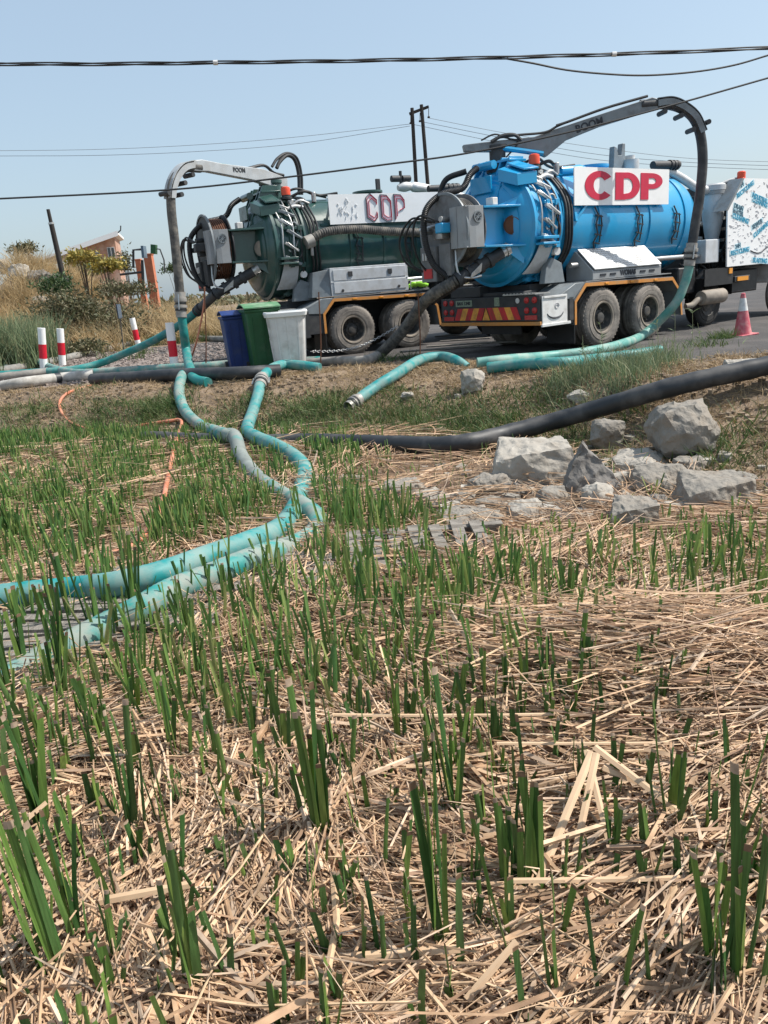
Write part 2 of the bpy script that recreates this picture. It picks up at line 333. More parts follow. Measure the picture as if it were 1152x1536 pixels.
# ------------------------------------------------------------------ vacuum trucks (local axes: x forward, y away from the camera side, z up)
T = {'b': (4.244, 14.251, .621), 'g': (-.325, 16.863, .455)}
def inv(k, px, py, v=None, u=None, pl=None):
    X, Y, th = T[k]; c, s = math.cos(th), math.sin(th); d = ray(px, py)
    du, dv = d.x * c + d.y * s, -d.x * s + d.y * c; ou, ov = -X * c - Y * s, X * s - Y * c
    if pl: # vertical plane through pl[0] along pl[1]
        (pu, pv), (a, b) = pl; nx, ny = -b, a; t = ((pu - ou) * nx + (pv - ov) * ny) / (du * nx + dv * ny)
    else: t = (v - ov) / dv if v is not None else (u - ou) / du
    return Vector((ou + du * t, ov + dv * t, CZ + d.z * t))
YV = Vector((0, 1, 0))
def wheel(tr, u, v0, side=1, dual=True, r=.52, dished=True, tm='tyre'):
    """outer face at v0, body going to v0 + side"""
    o = (u, v0, r); ax = (0, side, 0); k = r / .52
    b = MB().lathe([(.05, .285 * k), (.012, .30 * k), (0, .33 * k), (.002, .345 * k), (-.006, .40 * k), (.004, .405 * k), (0, .45 * k), (.02, .492 * k), (.035, .505 * k), (.06, r), (.10, r), (.105, r - .012), (.125, r - .012), (.13, r), (.17, r), (.175, r - .012), (.195, r - .012), (.2, r), (.24, r), (.265, .505 * k), (.29, .45 * k), (.30, .36 * k), (.27, .285 * k)], o, ax, 48)
    for a in range(44):          # shoulder lugs of the tread
        an = a / 44 * 2 * math.pi; c, s_ = math.cos(an), math.sin(an); p = Vector((u + c * (r - .012), v0 + side * .035, r + s_ * (r - .012)))
        b.bar(p, p + Vector((0, side * .05, 0)), .034, .03)
    wobj = b.build('wheel', tm, tr)
    b = MB().lathe([(.02, .292 * k), (-.004, .288 * k), (0, .262 * k), (.03, .25 * k)] if dished else [(.02, .292), (0, .285), (.03, .26), (.05, .2), (.02, .12), (.02, 0)], o, ax, 40)
    b.build('rim', 'rim' if tm == 'tyre' else 'rim_shaded', wobj)
    MB().lathe([(.028, .249 * k), (.10, .235 * k), (.15, .20 * k), (.165, .13 * k), (.165, 0)] if dished else [(.03, .18), (.031, 0)], o, ax, 32).build('rim_dish', 'rim_shaded', wobj)
    b = MB().lathe([(.162, .15 * k), (.12, .135 * k), (.10, .10 * k), (.06, .092 * k), (.05, .06 * k), (.05, 0)], o, ax, 24)
    for a in range(10):
        an = a / 10 * 2 * math.pi; p = Vector((u + math.cos(an) * .165 * k, v0 + side * .16, r + math.sin(an) * .165 * k)); b.cyl(p, p + Vector((0, -side * .05, 0)), .019, 6)
    b.build('hub', 'rim_shaded', wobj)
    if dual:
        MB().lathe([(.33, .28), (.33, .45), (.37, .51), (.58, .51), (.62, .45), (.62, .28)], o, ax, 32).build('inner_tyre', 'tyre', wobj)
    return wobj
def bolts(b, pts, d, r=.012):
    for p in pts: b.cyl(p, Vector(p) + Vector(d), r, 6)
def ring(u, r0, r1, w, o, n=56): return MB().lathe([(u, r0), (u, r1), (u + w, r1), (u + w, r0)], o, (1, 0, 0), n)
def corrug(P, r, pitch=.028, amp=.14):
    P = catmull(P, 8); L = sum((P[i + 1] - P[i]).length for i in range(len(P) - 1)); n = max(8, int(L / pitch * 2)); Q = []; R = []
    seg = [0.]
    for i in range(len(P) - 1): seg.append(seg[-1] + (P[i + 1] - P[i]).length)
    j = 0
    for k in range(n + 1):
        s = L * k / n
        while j < len(P) - 2 and seg[j + 1] < s: j += 1
        Q.append(P[j].lerp(P[j + 1], (s - seg[j]) / max(1e-6, seg[j + 1] - seg[j]))); R.append(r * (1 + (amp if k % 2 else -amp) * .5))
    return MB().tube(Q, R, 18)

def truck(k):
    X, Y, th = T[k]; B = k == 'b'; tr = empty('vacuum_tanker_truck', (X, Y, 0), th)
    tag(tr, 'bright blue vacuum tanker truck with red CDP sign and raised grey boom' if B else 'dark green vacuum tanker truck with outlined CDP sign and pale boom', 'tanker truck')
    pt = 'blue' if B else 'green'; zc, R = (2.17, .95) if B else (2.27, .99); oc = (0, 1.25, zc); TE = 3.12 if B else 3.85
    L = lambda px, py, **q: inv(k, px, py, **q)
    def part(b, name, m, par=tr, **q): return b.build(name, m, par, **q)
    # ---- chassis
    for v in (.78, 1.64): part(MB().box((-1.55, v, .78), (8.2, v + .1, 1.03)), 'chassis_rail', 'black', bev=.006)
    part(MB().box((-1.2, .66, 1.035), (4.2, 1.86, 1.2)), 'subframe', 'dark', bev=.01)
    b = MB()
    for u in (0, 1.39): b.cyl((u, .5, .52), (u, 2.0, .52), .11, 16); b.lathe([(-.22, .1), (-.12, .22), (.12, .22), (.22, .1)], (u, 1.25, .52), (0, 1, 0), 20)
    part(b, 'axle', 'black')
    part(MB().box((-1.3, .76, .5), (3.0, 1.74, .77)), 'underside_shade_fill', 'black', bev=.04)  # black box added to fill the underside with dark, as truck shadow
    for u in (0, 1.39): wheel(tr, u, 0); wheel(tr, u, 2.5, -1)
    wheel(tr, 3.95, .34, dual=False, r=.5, dished=False, tm='tyre_shaded'); wheel(tr, 3.95, 2.36, -1, dual=False, r=.5, dished=False)
    if not B or B: wheel(tr, 6.9, .16, dual=False, r=.5, dished=False); wheel(tr, 6.9, 2.36, -1, dual=False, r=.5, dished=False)
    # saddle supports under the tank
    for u in (-.7, .9, 2.4):
        part(MB().ngon([(u, .55, 1.19), (u, 1.95, 1.19), (u, 2.0, zc - R * .72), (u, 1.6, zc - R * .93), (u, 1.25, zc - R * .985), (u, .9, zc - R * .93), (u, .5, zc - R * .72)], (.08, 0, 0)), 'saddle', 'dark', smooth=False)
    # ---- tank
    tank = part(MB().lathe([(-1.0, 0), (-1.0, R), (1.4, R), (TE, R), (TE + .13, R * .985), (TE + .27, R * .93), (TE + .39, R * .80), (TE + .48, R * .58), (TE + .53, R * .3), (TE + .54, 0)], oc, (1, 0, 0), 72), 'tank', pt)
    for u in ((.25, 1.75, 2.9) if B else (.2, 1.0, 1.8, 2.6, 3.4)): ring(u, R - .02, R + .022, .07, oc, 72).build('stiffener_ring', pt, tank, bev=.004)
    for u in (-.98, -.83): ring(u, R - .02, R + .05, .05, oc, 72).build('flange_ring', pt, tank, bev=.004)
    # ---- rear door: cylinder collar, dished end, brackets
    door = part(MB().lathe([(-1.0, R - .06), (-1.03, R + .035), (-1.14, R + .04), (-1.15, R - .01), (-1.38, R - .01), (-1.39, R + .03), (-1.45, R + .03), (-1.47, R - .03), (-1.53, R * .93), (-1.585, R * .86), (-1.60, R * .84), (-1.605, R * .80), (-1.66, R * .74), (-1.71, R * .55), (-1.735, R * .3), (-1.74, 0)], oc, (1, 0, 0), 72), 'rear_door', pt)
    for a in (20, 62, 118, 160, 200, 242, 298, 340):        # hydraulic latches around the joint
        an = math.radians(a); c, s_ = math.cos(an), math.sin(an); p = Vector((-1.22, 1.25 + c * (R + .05), zc + s_ * (R + .05))); q = p + Vector((.36, 0, 0))
        MB().bar(p, q, .09, .05).bar(p + Vector((.04, 0, 0)), p + Vector((.12, 0, 0)), .12, .09).bar(q - Vector((.1, 0, 0)), q, .12, .1).build('latch', pt, door, bev=.006)
    nr = -1                                                    # camera-side rim: hoses and steel plumbing
    for i, (u, dr, a0, a1, m, rr) in enumerate([(-.68, .055, 95, 262, 'black', .026), (-.60, .05, 92, 268, 'black', .026), (-.52, .045, 95, 255, 'black', .022), (-1.30, .06, 110, 200, 'steel', .016), (-.92, .09, 105, 215, 'black', .014), (-1.08, .10, 120, 190, 'steel', .014)]):
        P = [(u + .02 * math.sin(a * .13), 1.25 + math.cos(math.radians(a)) * (R + dr), zc + math.sin(math.radians(a)) * (R + dr)) for a in np.linspace(a0, a1, 26)]
        part(MB().tube(P, rr, 8), 'control_hose', m)
    for i, (a, u0, u1) in enumerate([(128, -1.3, -1.02), (138, -1.25, -.95), (150, -1.32, -1.05), (163, -1.2, -.9), (176, -1.28, -1.0), (190, -1.3, -.95)]):
        c, s_ = math.cos(math.radians(a)), math.sin(math.radians(a)); rr = R + .085; c2, s2 = math.cos(math.radians(a + 9)), math.sin(math.radians(a + 9))
        part(MB().bar((u0, 1.25 + c * rr, zc + s_ * rr), (u1, 1.25 + c2 * rr, zc + s2 * rr), .06, .05).cyl((u0 + .05, 1.25 + c * (rr + .02), zc + s_ * (rr + .02)), (u1 - .03, 1.25 + c2 * (rr + .03), zc + s2 * (rr + .03)), .02, 8), 'door_latch_cylinder', 'steel' if i % 2 == 0 else ('boom_grey' if not B else 'alu'), bev=.006)
    P = [(-1.05 + .12 * math.sin(t * 6.28), .34 - .08 * math.sin(t * 3.14), zc + .45 - .75 * t + .12 * math.sin(t * 9)) for t in np.linspace(0, 1, 20)]
    part(MB().tube(catmull(P, 2), .017, 8), 'control_hose', 'steel')
    P = [(-.95, .30, zc + .2), (-.92, .20, zc - .05), (-1.0, .16, zc - .22), (-1.12, .2, zc - .15), (-1.1, .24, zc + .05)]
    part(MB().tube(catmull(P, 6), .018, 8), 'control_hose', 'black')
    b = MB().ngon([(-1.42, .12, zc - .2), (-1.05, .1, zc - .2), (-1.0, .3, zc - .2), (-1.42, .3, zc - .2)], (0, 0, -.05)).ngon([(-1.42, .12, zc - .3), (-1.05, .1, zc - .3), (-1.0, .3, zc - .3), (-1.42, .3, zc - .3)], (0, 0, -.04))
    b.build('clevis', pt, door, bev=.008)
    # hinge plate carrying the hose reel: two flanges and a web
    zr = zc - (0 if B else -.08)
    b = MB().ngon([(-2.28, .62, zr + .30), (-1.45, .45, zr + .30), (-1.40, .95, zr + .30), (-2.28, .95, zr + .30)], (0, 0, .035)).ngon([(-2.28, .62, zr - .28), (-1.45, .40, zr - .30), (-1.40, .95, zr - .30), (-2.28, .95, zr - .28)], (0, 0, -.035)).box((-2.27, .74, zr - .28), (-1.6, .78, zr + .30)).ngon([(-1.95, .62, zr - .31), (-1.45, .5, zr - .33), (-1.50, .5, zr - .62)], (0, .03, 0)).ngon([(-1.95, .66, zr + .33), (-1.45, .5, zr + .33), (-1.42, .5, zr + .52)], (0, .03, 0))
    b.build('reel_bracket', pt, door, bev=.006)
    MB().box((-2.1, .6, zr + .34), (-1.98, .76, zr + .46)).build('junction_box', 'white_dirty', door, bev=.01)
    # sight port
    p = Vector((-1.62, .62, zc + .02)); MB().lathe([(0, .15), (-.06, .15), (-.075, .13), (-.06, .0)], p, (-.8, .55, 0), 24) ; b = MB().lathe([(-.06, 0), (-.06, .155), (.06, .155), (.06, .135), (.068, .13), (.068, 0)], p, (-.75, -.62, 0), 26); b.build('inspection_port', 'rust' if B else 'rim', door)
    # top gussets and lifting brackets
    def gus(v, hu, hz, w):
        return MB().ngon([(-1.05, v, zc + R * .82), (-1.05, v, zc + R + hz), (-1.05 - hu * .45, v, zc + R + hz), (-1.05 - hu, v, zc + R * .45), (-1.35, v, zc + R * .5)], (0, w, 0))
    for v in (.88, 1.06, 1.44, 1.62): gus(v, .72, .20 if B else .26, .035).build('gusset', pt, door, bev=.005)
    MB().box((-1.42, .86, zc + R + .12), (-1.0, 1.67, zc + R + .16)).box((-1.74, 1.0, zc + R * .62), (-1.70, 1.5, zc + R * .9)).build('bracket_plate', pt, door, bev=.006)
    MB().ngon([(-1.62, .50, zc + .62), (-1.22, .42, zc + .66), (-1.22, .9, zc + .86), (-1.7, .86, zc + .74)], (0, 0, .19)).build('bracket_box', pt, door, bev=.01)
    MB().ngon([(-1.5, .46, zc + .86), (-1.2, .40, zc + .88), (-1.2, .88, zc + 1.05), (-1.5, .84, zc + 1.0)], (0, 0, .03)).build('bracket_cap', pt, door, bev=.006)
    MB().cyl((-1.62, 1.02, zc + R + .08), (-1.62, 1.5, zc + R + .08), .07, 16).build('hinge_pin', pt, door)
    # ---- hose reel
    ro = (-2.2, 1.25, zr); rad = .60 if B else .68
    reel = part(MB().lathe([(-.42, 0), (-.42, rad), (-.395, rad), (-.395, .2), (-.02, .2), (-.02, rad * .98), (.0, rad * .98), (0, 0)], ro, (1, 0, 0), 56), 'hose_reel', 'reel_grey' if B else 'dark')
    MB().lathe([(-.44, rad - .03), (-.44, rad + .012), (-.405, rad + .012), (-.405, rad - .03)], ro, (1, 0, 0), 56).build('flange_edge', 'boom_grey', reel)
    b = MB()
    for i in range(8): b.lathe([(-.375 + i * .044 + .018 * math.cos(t), rad * .84 + .022 * math.sin(t)) for t in np.linspace(0, 2 * math.pi, 9)], ro, (1, 0, 0), 40)
    b.build('wound_hose', 'corrugated' if B else 'rust', reel)
    b = MB()                                                   # rounded guard over the near side of the reel
    prof = [(-2.70, .98), (-2.72, .80), (-2.68, .70), (-2.60, .645), (-2.48, .625), (-2.30, .62)]
    for z0, z1 in ((zr - .30, zr + .34),):
        b.strip([(u, v, z0) for u, v in prof], [(u, v, z1) for u, v in prof], (.0, .02, 0))
    b.box((-2.66, .66, zr + .325), (-2.3, .98, zr + .345)).box((-2.66, .66, zr - .30), (-2.3, .98, zr - .28))
    guard = part(b, 'reel_guard', 'grey', bev=.004)
    g = Vector((-2.43, .618, zr + .17)); b = MB().lathe([(0, 0), (0, .092), (.012, .092), (.012, .072), (.008, .07), (.008, 0)], g, (0, -1, 0), 24); b.build('dial', 'boom_grey', guard)
    b = MB()
    for a in range(8):
        an = a * math.pi / 4; b.bar(g + Vector((math.cos(an) * .03, -.012, math.sin(an) * .03)), g + Vector((math.cos(an) * .065, -.012, math.sin(an) * .065)), .014, .008)
    b.build('dial_spoke', 'ink', guard)
    # control box, bracketry and cables on the outer face of the reel
    cb = part(MB().box((-2.76, 1.34, zr - .80), (-2.60, 1.74, zr - .22)).box((-2.72, 1.02, zr - .72), (-2.62, 1.3, zr - .2)), 'control_box', 'reel_grey' if B else 'dark', bev=.012)
    MB().box((-2.775, 1.44, zr - .74), (-2.761, 1.66, zr - .58)).build('warning_label', 'chev_red', cb)
    b = MB()
    for i in range(4): b.box((-2.78, 1.42 + .07 * i, zr - .44), (-2.761, 1.46 + .07 * i, zr - .32))
    b.build('switch', 'white_dirty', cb, bev=.004)
    part(MB().cyl((-2.66, 1.5, zr + .02), (-2.9, 1.5, zr + .02), .05, 12).cyl((-2.74, 1.25, zr + .1), (-2.74, 1.72, zr + .06), .035, 10).box((-2.8, 1.1, zr - .12), (-2.64, 1.32, zr + .04)).cyl((-2.66, 1.1, zr + .18), (-2.86, 1.05, zr + .18), .045, 10), 'swivel_joint', 'steel' if B else 'dark', bev=.004)
    part(MB().box((-2.9, .98, zr - .04), (-2.7, 1.16, zr + .12)), 'drive_motor', 'blue' if B else 'dark', bev=.02)
    for P, r_, m in [([(-1.75, 1.30, zc + R + .06), (-1.95, 1.28, zc + R - .06), (-2.12, 1.3, zc + R * .72), (-2.55, 1.36, zc + R * .62), (-2.86, 1.42, zc + .34), (-2.92, 1.40, zc - .1), (-2.86, 1.30, zc - .5), (-2.7, 1.15, zc - .72), (-2.6, 1.05, zc - .82)], .052, 'black'),
                  ]:
        part(corrug(P, r_), 'corrugated_hose', m)
    if B: part(MB().tube(catmull([(-1.7, 1.62, zc + R + .06), (-1.95, 1.9, zc + R - .05), (-2.0, 2.05, zc + .55), (-1.95, 2.05, zc + .3)], 8), .05, 12), 'vent_hose', 'black'); part(MB().box((-2.05, 1.95, zc + .25), (-1.7, 2.2, zc + .55)), 'valve_block', 'blue', bev=.02)
    for dv, dz in ((0, 0), (.08, .03), (-.1, .05)): part(MB().tube(catmull([(-2.86, 1.2 + dv, zr + .15), (-2.95, 1.6 + dv, zr + .22 + dz), (-2.98, 1.85 + dv * 2, zr - .05), (-2.9, 1.84 + dv * 2, zr - .45 + dz), (-2.75, 1.7 + dv, zr - .62)], 8), .018, 8), 'cable', 'black')
    part(MB().tube(catmull([(-2.62, .98, zr - .32), (-2.64, .95, zr - .6), (-2.6, .9, zr - .74), (-2.45, .8, zr - .78), (-2.3, .72, zr - .76)], 6), .02, 8), 'reel_handle', 'steel')
    # suction valve leaving the door, then the lever clamp
    a, c = (Vector((-1.78, .66, zc - .38)), Vector((-2.62, .98, zc - .80)))
    part(MB().tube([a + (a - c) * .06, a], .115, 18).tube([a, a.lerp(c, .3)], .095, 18), 'valve_cap', 'steel')
    b = MB().tube([a.lerp(c, .08), a.lerp(c, 1.)], .10, 18)
    for t in (.3, .5, .72, .95): b.tube([a.lerp(c, t), a.lerp(c, t + .07)], .128, 18)
    val = part(b, 'suction_valve', 'dark')
    MB().ngon([a.lerp(c, .62) + Vector((0, -.14, -.05)), a.lerp(c, .62) + Vector((.02, -.15, .09)), a.lerp(c, .82) + Vector((0, -.16, .02)), a.lerp(c, .85) + Vector((0, -.15, -.05))], (0, .02, 0)).build('lever', 'steel', val, bev=.004)
    # lower skirt strip and tilt bracket on the camera side
    b = MB()
    A = [(-1.0, 1.25 - math.sin(math.radians(t)) * (R + .05), zc - math.cos(math.radians(t)) * (R + .05)) for t in np.linspace(78, 38, 9)]; Bq = [(p[0] - .30 - .12 * i / 8, p[1], p[2]) for i, p in enumerate(A)]
    b.strip(A, Bq, (0, -.012, -.004)); part(b, 'skirt_plate', 'grey_box')
    part(MB().ngon([(-1.16, .36, 1.19), (-.62, .36, 1.19), (-.70, .36, 1.52), (-.95, .36, 1.62), (-1.1, .36, 1.45)], (0, .12, 0)), 'tilt_bracket', 'boom_grey', bev=.01)
    part(MB().cyl((-.9, .28, 1.72), (-.86, .52, 1.72), .07, 14), 'tilt_pin', 'white_dirty')
    # ---- deck and mudguards over the rear axles
    gl = [(-.80, .46), (-.80, .86), (-.51, 1.15), (2.09, 1.10), (2.38, .82), (2.45, .36)] if B else [(-.68, .50), (-.68, .90), (-.42, 1.19), (1.82, 1.14), (2.12, .86), (2.18, .42)]
    inn = [(gl[0][0] + .05, gl[0][1]), (gl[1][0] + .05, gl[1][1] - .02), (gl[2][0] + .02, gl[2][1] - .06), (gl[3][0] - .02, gl[3][1] - .06), (gl[4][0] - .05, gl[4][1] - .02), (gl[5][0] - .05, gl[5][1])]
    mg = part(MB().strip([(u, .0, z) for u, z in gl], [(u, .66, z) for u, z in gl], (0, 0, .012)), 'mudguard', 'boom_grey')
    MB().strip([(u, -.012, z) for u, z in gl], [(u, -.012, z) for u, z in inn], (0, .01, 0)).build('reflective_edge', 'orange', mg)
    b = MB()
    for t in (.22, .5, .78): u = gl[2][0] + (gl[3][0] - gl[2][0]) * t; z = gl[2][1] + (gl[3][1] - gl[2][1]) * t; b.box((u - .05, -.03, z - .045), (u + .05, -.0125, z - .012))
    b.build('marker_lamp', 'amber', mg, bev=.004)
    part(MB().strip([(u, 1.84, z) for u, z in gl], [(u, 2.5, z) for u, z in gl], (0, 0, .012)), 'mudguard', 'boom_grey')
    part(MB().ngon([(-1.28, 0, .94), (gl[1][0] - .004, 0, .90), (gl[2][0] - .004, 0, gl[2][1] + .014), (gl[2][0] - .25, 0, gl[2][1] + .014)], (0, .64, 0)), 'side_deck', 'boom_grey', bev=.008)
    part(MB().box((-1.28, .012, .50), (gl[0][0] - .004, .6, .935)), 'step_box', 'dark', bev=.012)
    part(MB().box((gl[2][0] + .03, .01, gl[2][1] + .016), (gl[3][0] - .03, .62, gl[2][1] + .03)), 'deck_plate', 'grey')
    # ---- side locker
    if B:
        u0, u1, z0 = -.28, 1.74, 1.185
        sec = [(.02, z0), (.02, z0 + .15), (.40, z0 + .50), (.62, z0 + .50), (.62, z0)]
        lk = part(MB().ngon([(u0, v, z) for v, z in sec], (u1 - u0, 0, 0)), 'side_locker', 'grey', bev=.008)
        MB().hexa([(u0 + .03, .0, z0 + .165), (u1 - .03, .0, z0 + .165), (u1 - .03, .39, z0 + .525), (u0 + .03, .39, z0 + .525), (u0 + .03, -.008, z0 + .185), (u1 - .03, -.008, z0 + .185), (u1 - .03, .382, z0 + .545), (u0 + .03, .382, z0 + .545)]).build('lid', 'alu', lk, bev=.004)
        b = MB()                                                # raised tread pattern on the lid
        for i in range(34):
            for j in range(9):
                u = u0 + .1 + (u1 - u0 - .2) * i / 33 + (.012 if j % 2 else 0); t = .07 + .86 * j / 8; p = Vector((u, -.010 + .39 * t, z0 + .187 + .36 * t)); d = Vector((.022, 0, 0)) if (i + j) % 2 else Vector((0, .016, .015)); b.bar(p - d, p + d, .01, .008)
        b.build('tread_pattern', 'steel', lk)
        b = MB()
        for u in (.0, .28, 1.16, 1.44): b.box((u - .08, .008, z0 + .06), (u + .08, .0175, z0 + .095))
        b.build('vent_slot', 'ink', lk)
        text('maker_lettering', 'WOMAS', .12, 'ink', lk, (.72, .016, z0 + .08), (math.pi / 2, 0, 0), bold=.006)
    else:
        u0, u1, z0, z1 = -.42, 1.42, 1.235, 1.80
        lk = part(MB().box((u0, .04, z0), (u1, .62, z1)), 'side_locker', 'grey_box', bev=.008)
        part(MB().ngon([(u0 - .01, .05, z0), (u0 - .42, .12, z0), (u0 - .32, .2, z0 + .5), (u0 - .01, .1, z0 + .54)], (0, .45, 0)), 'locker_side', 'boom_grey', bev=.006)
        for a, c in ((z0 + .30, z1 - .04), (z0 + .05, z0 + .27)):
            dr = MB().box((u0 + .06, .022, a), (u1 - .06, .038, c)).build('locker_door', 'grey_box', lk, bev=.008)
        b = MB()
        for u in (u0 + .45, u1 - .45): b.box((u - .05, .005, z1 - .19), (u + .05, .02, z1 - .09))
        for u in (u0 + .25, u1 - .25): b.cyl((u, .02, z0 + .1), (u, .005, z0 + .1), .03, 12)
        b.build('lock', 'dark', lk, bev=.004)
        MB().box((u0, .03, z0 + .275), (u1, .039, z0 + .295)).build('trim', 'white', lk)
        part(MB().box((1.5, .06, 1.21), (1.95, .1, 1.25)).cyl((1.5, .08, 1.24), (1.5, .08, 1.4), .018, 8).cyl((1.9, .08, 1.24), (1.9, .08, 1.4), .018, 8).cyl((1.5, .08, 1.4), (1.9, .08, 1.4), .018, 8), 'hand_rail', 'steel')
    part(MB().cyl((-.5, .34, 1.46), (3.6, .34, 1.46), .045, 14), 'side_pipe', 'steel')
    # ---- hanging brackets on the tank side
    for u in ((.15, 1.35, 2.55) if B else (.35, 1.55)):
        f = lambda z: 1.25 - math.sqrt(max(.01, (R + .03) ** 2 - (z - zc) ** 2))
        zs = [zc + .26, zc + .12, zc - .04, zc - .2, zc - .34, zc - .44]; b = MB()
        b.tube([(u + (.05 if i % 2 else -.02), f(z), z) for i, z in enumerate(zs)], .014, 6).tube([(u + .12 + .02 * (i % 2), f(z), z) for i, z in enumerate(zs[1:5])], .014, 6)
        for z in zs[1:5]: b.bar((u - .03, f(z), z), (u + .16, f(z - .03), z - .03), .02, .02)
        part(b, 'hose_hook', 'dark')
    # ---- signboard
    if B:
        s0, s1, za, zb, sv_ = -.47, 2.28, 2.45, 3.07, .26
        sg = part(MB().box((s0, sv_, za), (s1, sv_ + .02, zb)), 'signboard', 'white')
        fx, fz = lambda t: s0 + (s1 - s0) * t, lambda t: zb - (zb - za) * t
        def arc(cx, cy, rx, ry, a0, a1, n=24): return [(cx + rx * math.cos(math.radians(a)), cy + ry * math.sin(math.radians(a))) for a in np.linspace(a0, a1, n)]
        def flat(A, Bq): return [(fx(x), sv_ - .010, fz(y)) for x, y in A], [(fx(x), sv_ - .010, fz(y)) for x, y in Bq]
        C = flat(arc(.245, .48, .145, .385, -38, -318, 40), arc(.245, .48, .062, .225, -38, -318, 40)); MB().strip(*C, (0, .008, 0)).build('letter_c', 'red', sg)
        D = flat([(.405, .12), (.50, .12)] + arc(.53, .48, .135, .365, -90, 90, 24) + [(.50, .86), (.405, .86), (.405, .12)], [(.405 + .085, .28), (.50, .28)] + arc(.53, .48, .058, .205, -90, 90, 24) + [(.50, .70), (.49, .70), (.49, .28)])
        MB().strip(*D, (0, .008, 0)).build('letter_d', 'red', sg)
        b = MB(); P_ = flat([(.68, .12), (.78, .12)] + arc(.80, .34, .12, .22, -90, 90, 24) + [(.76, .56)], [(.76, .26), (.79, .26)] + arc(.80, .34, .045, .085, -90, 90, 24) + [(.76, .42)])
        b.strip(*P_, (0, .008, 0)); b.box((fx(.676), sv_ - .0105, fz(.86)), (fx(.762), sv_ - .0022, fz(.118))); b.build('letter_p', 'red', sg)
    else:
        s0, s1, za, zb, sv_ = -.22, 2.62, 2.66, 3.24, .24
        sg = part(MB().box((s0, sv_, za), (s1, sv_ + .02, zb)), 'signboard', 'white')
        fx, fz = lambda t: s0 + (s1 - s0) * t, lambda t: zb - (zb - za) * t
        def ln(pts, m, nm, wd=.024):
            P = [Vector((fx(x), sv_ - .006, fz(y))) for x, y in pts]; b = MB()
            for i in range(len(P) - 1): b.bar(P[i], P[i + 1], wd, .006) if abs((P[i + 1] - P[i]).z) < 1e9 else None
            b.build(nm, m, sg)
        for j, (m, dx, s) in enumerate([('ink', -.014, 1.12), ('red', 0, 1.), ('red', .018, .76)]):
            cx, w_, h = .35 + dx * .3, .040 * s, .41 * s
            ln([(cx + w_, .50 - h * .35), (cx + w_, .5 - h * .62), (cx - w_ * .2, .5 - h * 1.1), (cx - w_, .5 - h * .8), (cx - w_, .5 + h * .7), (cx + w_ * .2, .5 + h * 1.05), (cx + w_, .5 + h * .7), (cx + w_, .5 + h * .4)], m, 'letter_c')
            cx = .47 + dx * .3
            ln([(cx - w_, .5 + h * .75), (cx - w_, .5 - h * 1.0), (cx + w_ * .2, .5 - h * .95), (cx + w_, .5 - h * .5), (cx + w_, .5 + h * 1.0), (cx, .5 + h * 1.05), (cx - w_, .5 + h * .75)], m, 'letter_d')
            cx = .585 + dx * .3
            ln([(cx - w_, .5 + h * 1.0), (cx - w_, .5 - h * 1.0), (cx + w_ * .3, .5 - h * .95), (cx + w_, .5 - h * .55), (cx + w_, .5 + h * .05), (cx - w_ * .2, .5 + h * .3)], m, 'letter_p')
        b = MB()
        for i in range(26): x, y = .06 + random.random() * .17, .25 + random.random() * .5; p = Vector((fx(x), sv_ - .004, fz(y))); b.bar(p, p + Vector((random.uniform(-.06, .06), 0, random.uniform(-.1, .1))), .02, .003)
        b.build('faded_print', 'ghost', sg)
    b = MB()
    for u in (s0 + .25, (s0 + s1) / 2, s1 - .3): b.bar((u, sv_ + .02, za + .06), (u, 1.25 - R * .97, za - .02), .04, .04); b.bar((u, sv_ + .045, za + .02), (u, sv_ + .045, zb - .03), .04, .04); b.bar((u, sv_ + .05, zb - .1), (u, 1.25 - R * .45, zc + R * .88), .04, .04)
    part(b, 'sign_frame', pt)
    part(MB().strip([(-.42, .30, zc + .02), (-.42, .38, zc + .42), (-.42, .62, zc + .68)], [(-.36, .30, zc + .02), (-.36, .38, zc + .42), (-.36, .62, zc + .68)], (0, -.03, .01)).bar((-.4, .34, zc + .40), (.0, .34, zc + .40), .05, .05).bar((-.4, .30, zc + .05), (.05, .3, zc + .42), .04, .04), 'side_brace', pt)
    # ---- rear bumper, chevrons and lamps
    ub = -1.66 if B else -1.60
    bp = part(MB().box((ub, .02, .60), (ub + .10, 2.53, 1.03)), 'rear_bumper', 'dark', bev=.01)
    MB().box((ub - .02, .0, .53), (ub + .08, 2.55, .592)).build('bumper_bar', 'orange', bp, bev=.006)
    n = 11
    for i in range(n):
        v0, v1 = .50 + 1.6 * i / n, .50 + 1.6 * (i + 1) / n; sl = .10 if i < n / 2 else -.10
        if i == n // 2: poly = [(ub - .014, v0 - .02, .63), (ub - .014, v1 + .02, .63), (ub - .014, (v0 + v1) / 2, .845)]
        else: poly = [(ub - .012, v0 - sl / 2, .63), (ub - .012, v1 - sl / 2, .63), (ub - .012, v1 + sl / 2, .845), (ub - .012, v0 + sl / 2, .845)]
        MB().ngon(poly, (.01, 0, 0)).build('chevron_stripe', 'chev_yellow' if i % 2 else 'chev_red', bp, smooth=False)
    for v in (.13, .31, 2.22, 2.40):
        for z in (.78, .95): MB().lathe([(0, .055), (-.02, .05), (-.03, .0)], (ub, v, z), (1, 0, 0), 16).build('tail_lamp', 'lens_red', bp)
    for v in (.22, 2.31): MB().box((ub - .01, v - .14, .625), (ub, v + .14, .70)).build('reflector', 'lens_red', bp)
    pl = MB().box((ub - .012, 1.66, .88), (ub - .002, 2.10, .99)).build('number_plate', 'bin_print', bp)
    text('plate_number', 'BAX 1340', .085, 'ink', pl, (ub - .015, 1.88, .935), (math.pi / 2, 0, -math.pi / 2), bold=.002)
    MB().box((ub - .01, .96, .87), (ub - .002, 1.08, 1.02)).build('inspection_label', 'bin_print', bp)
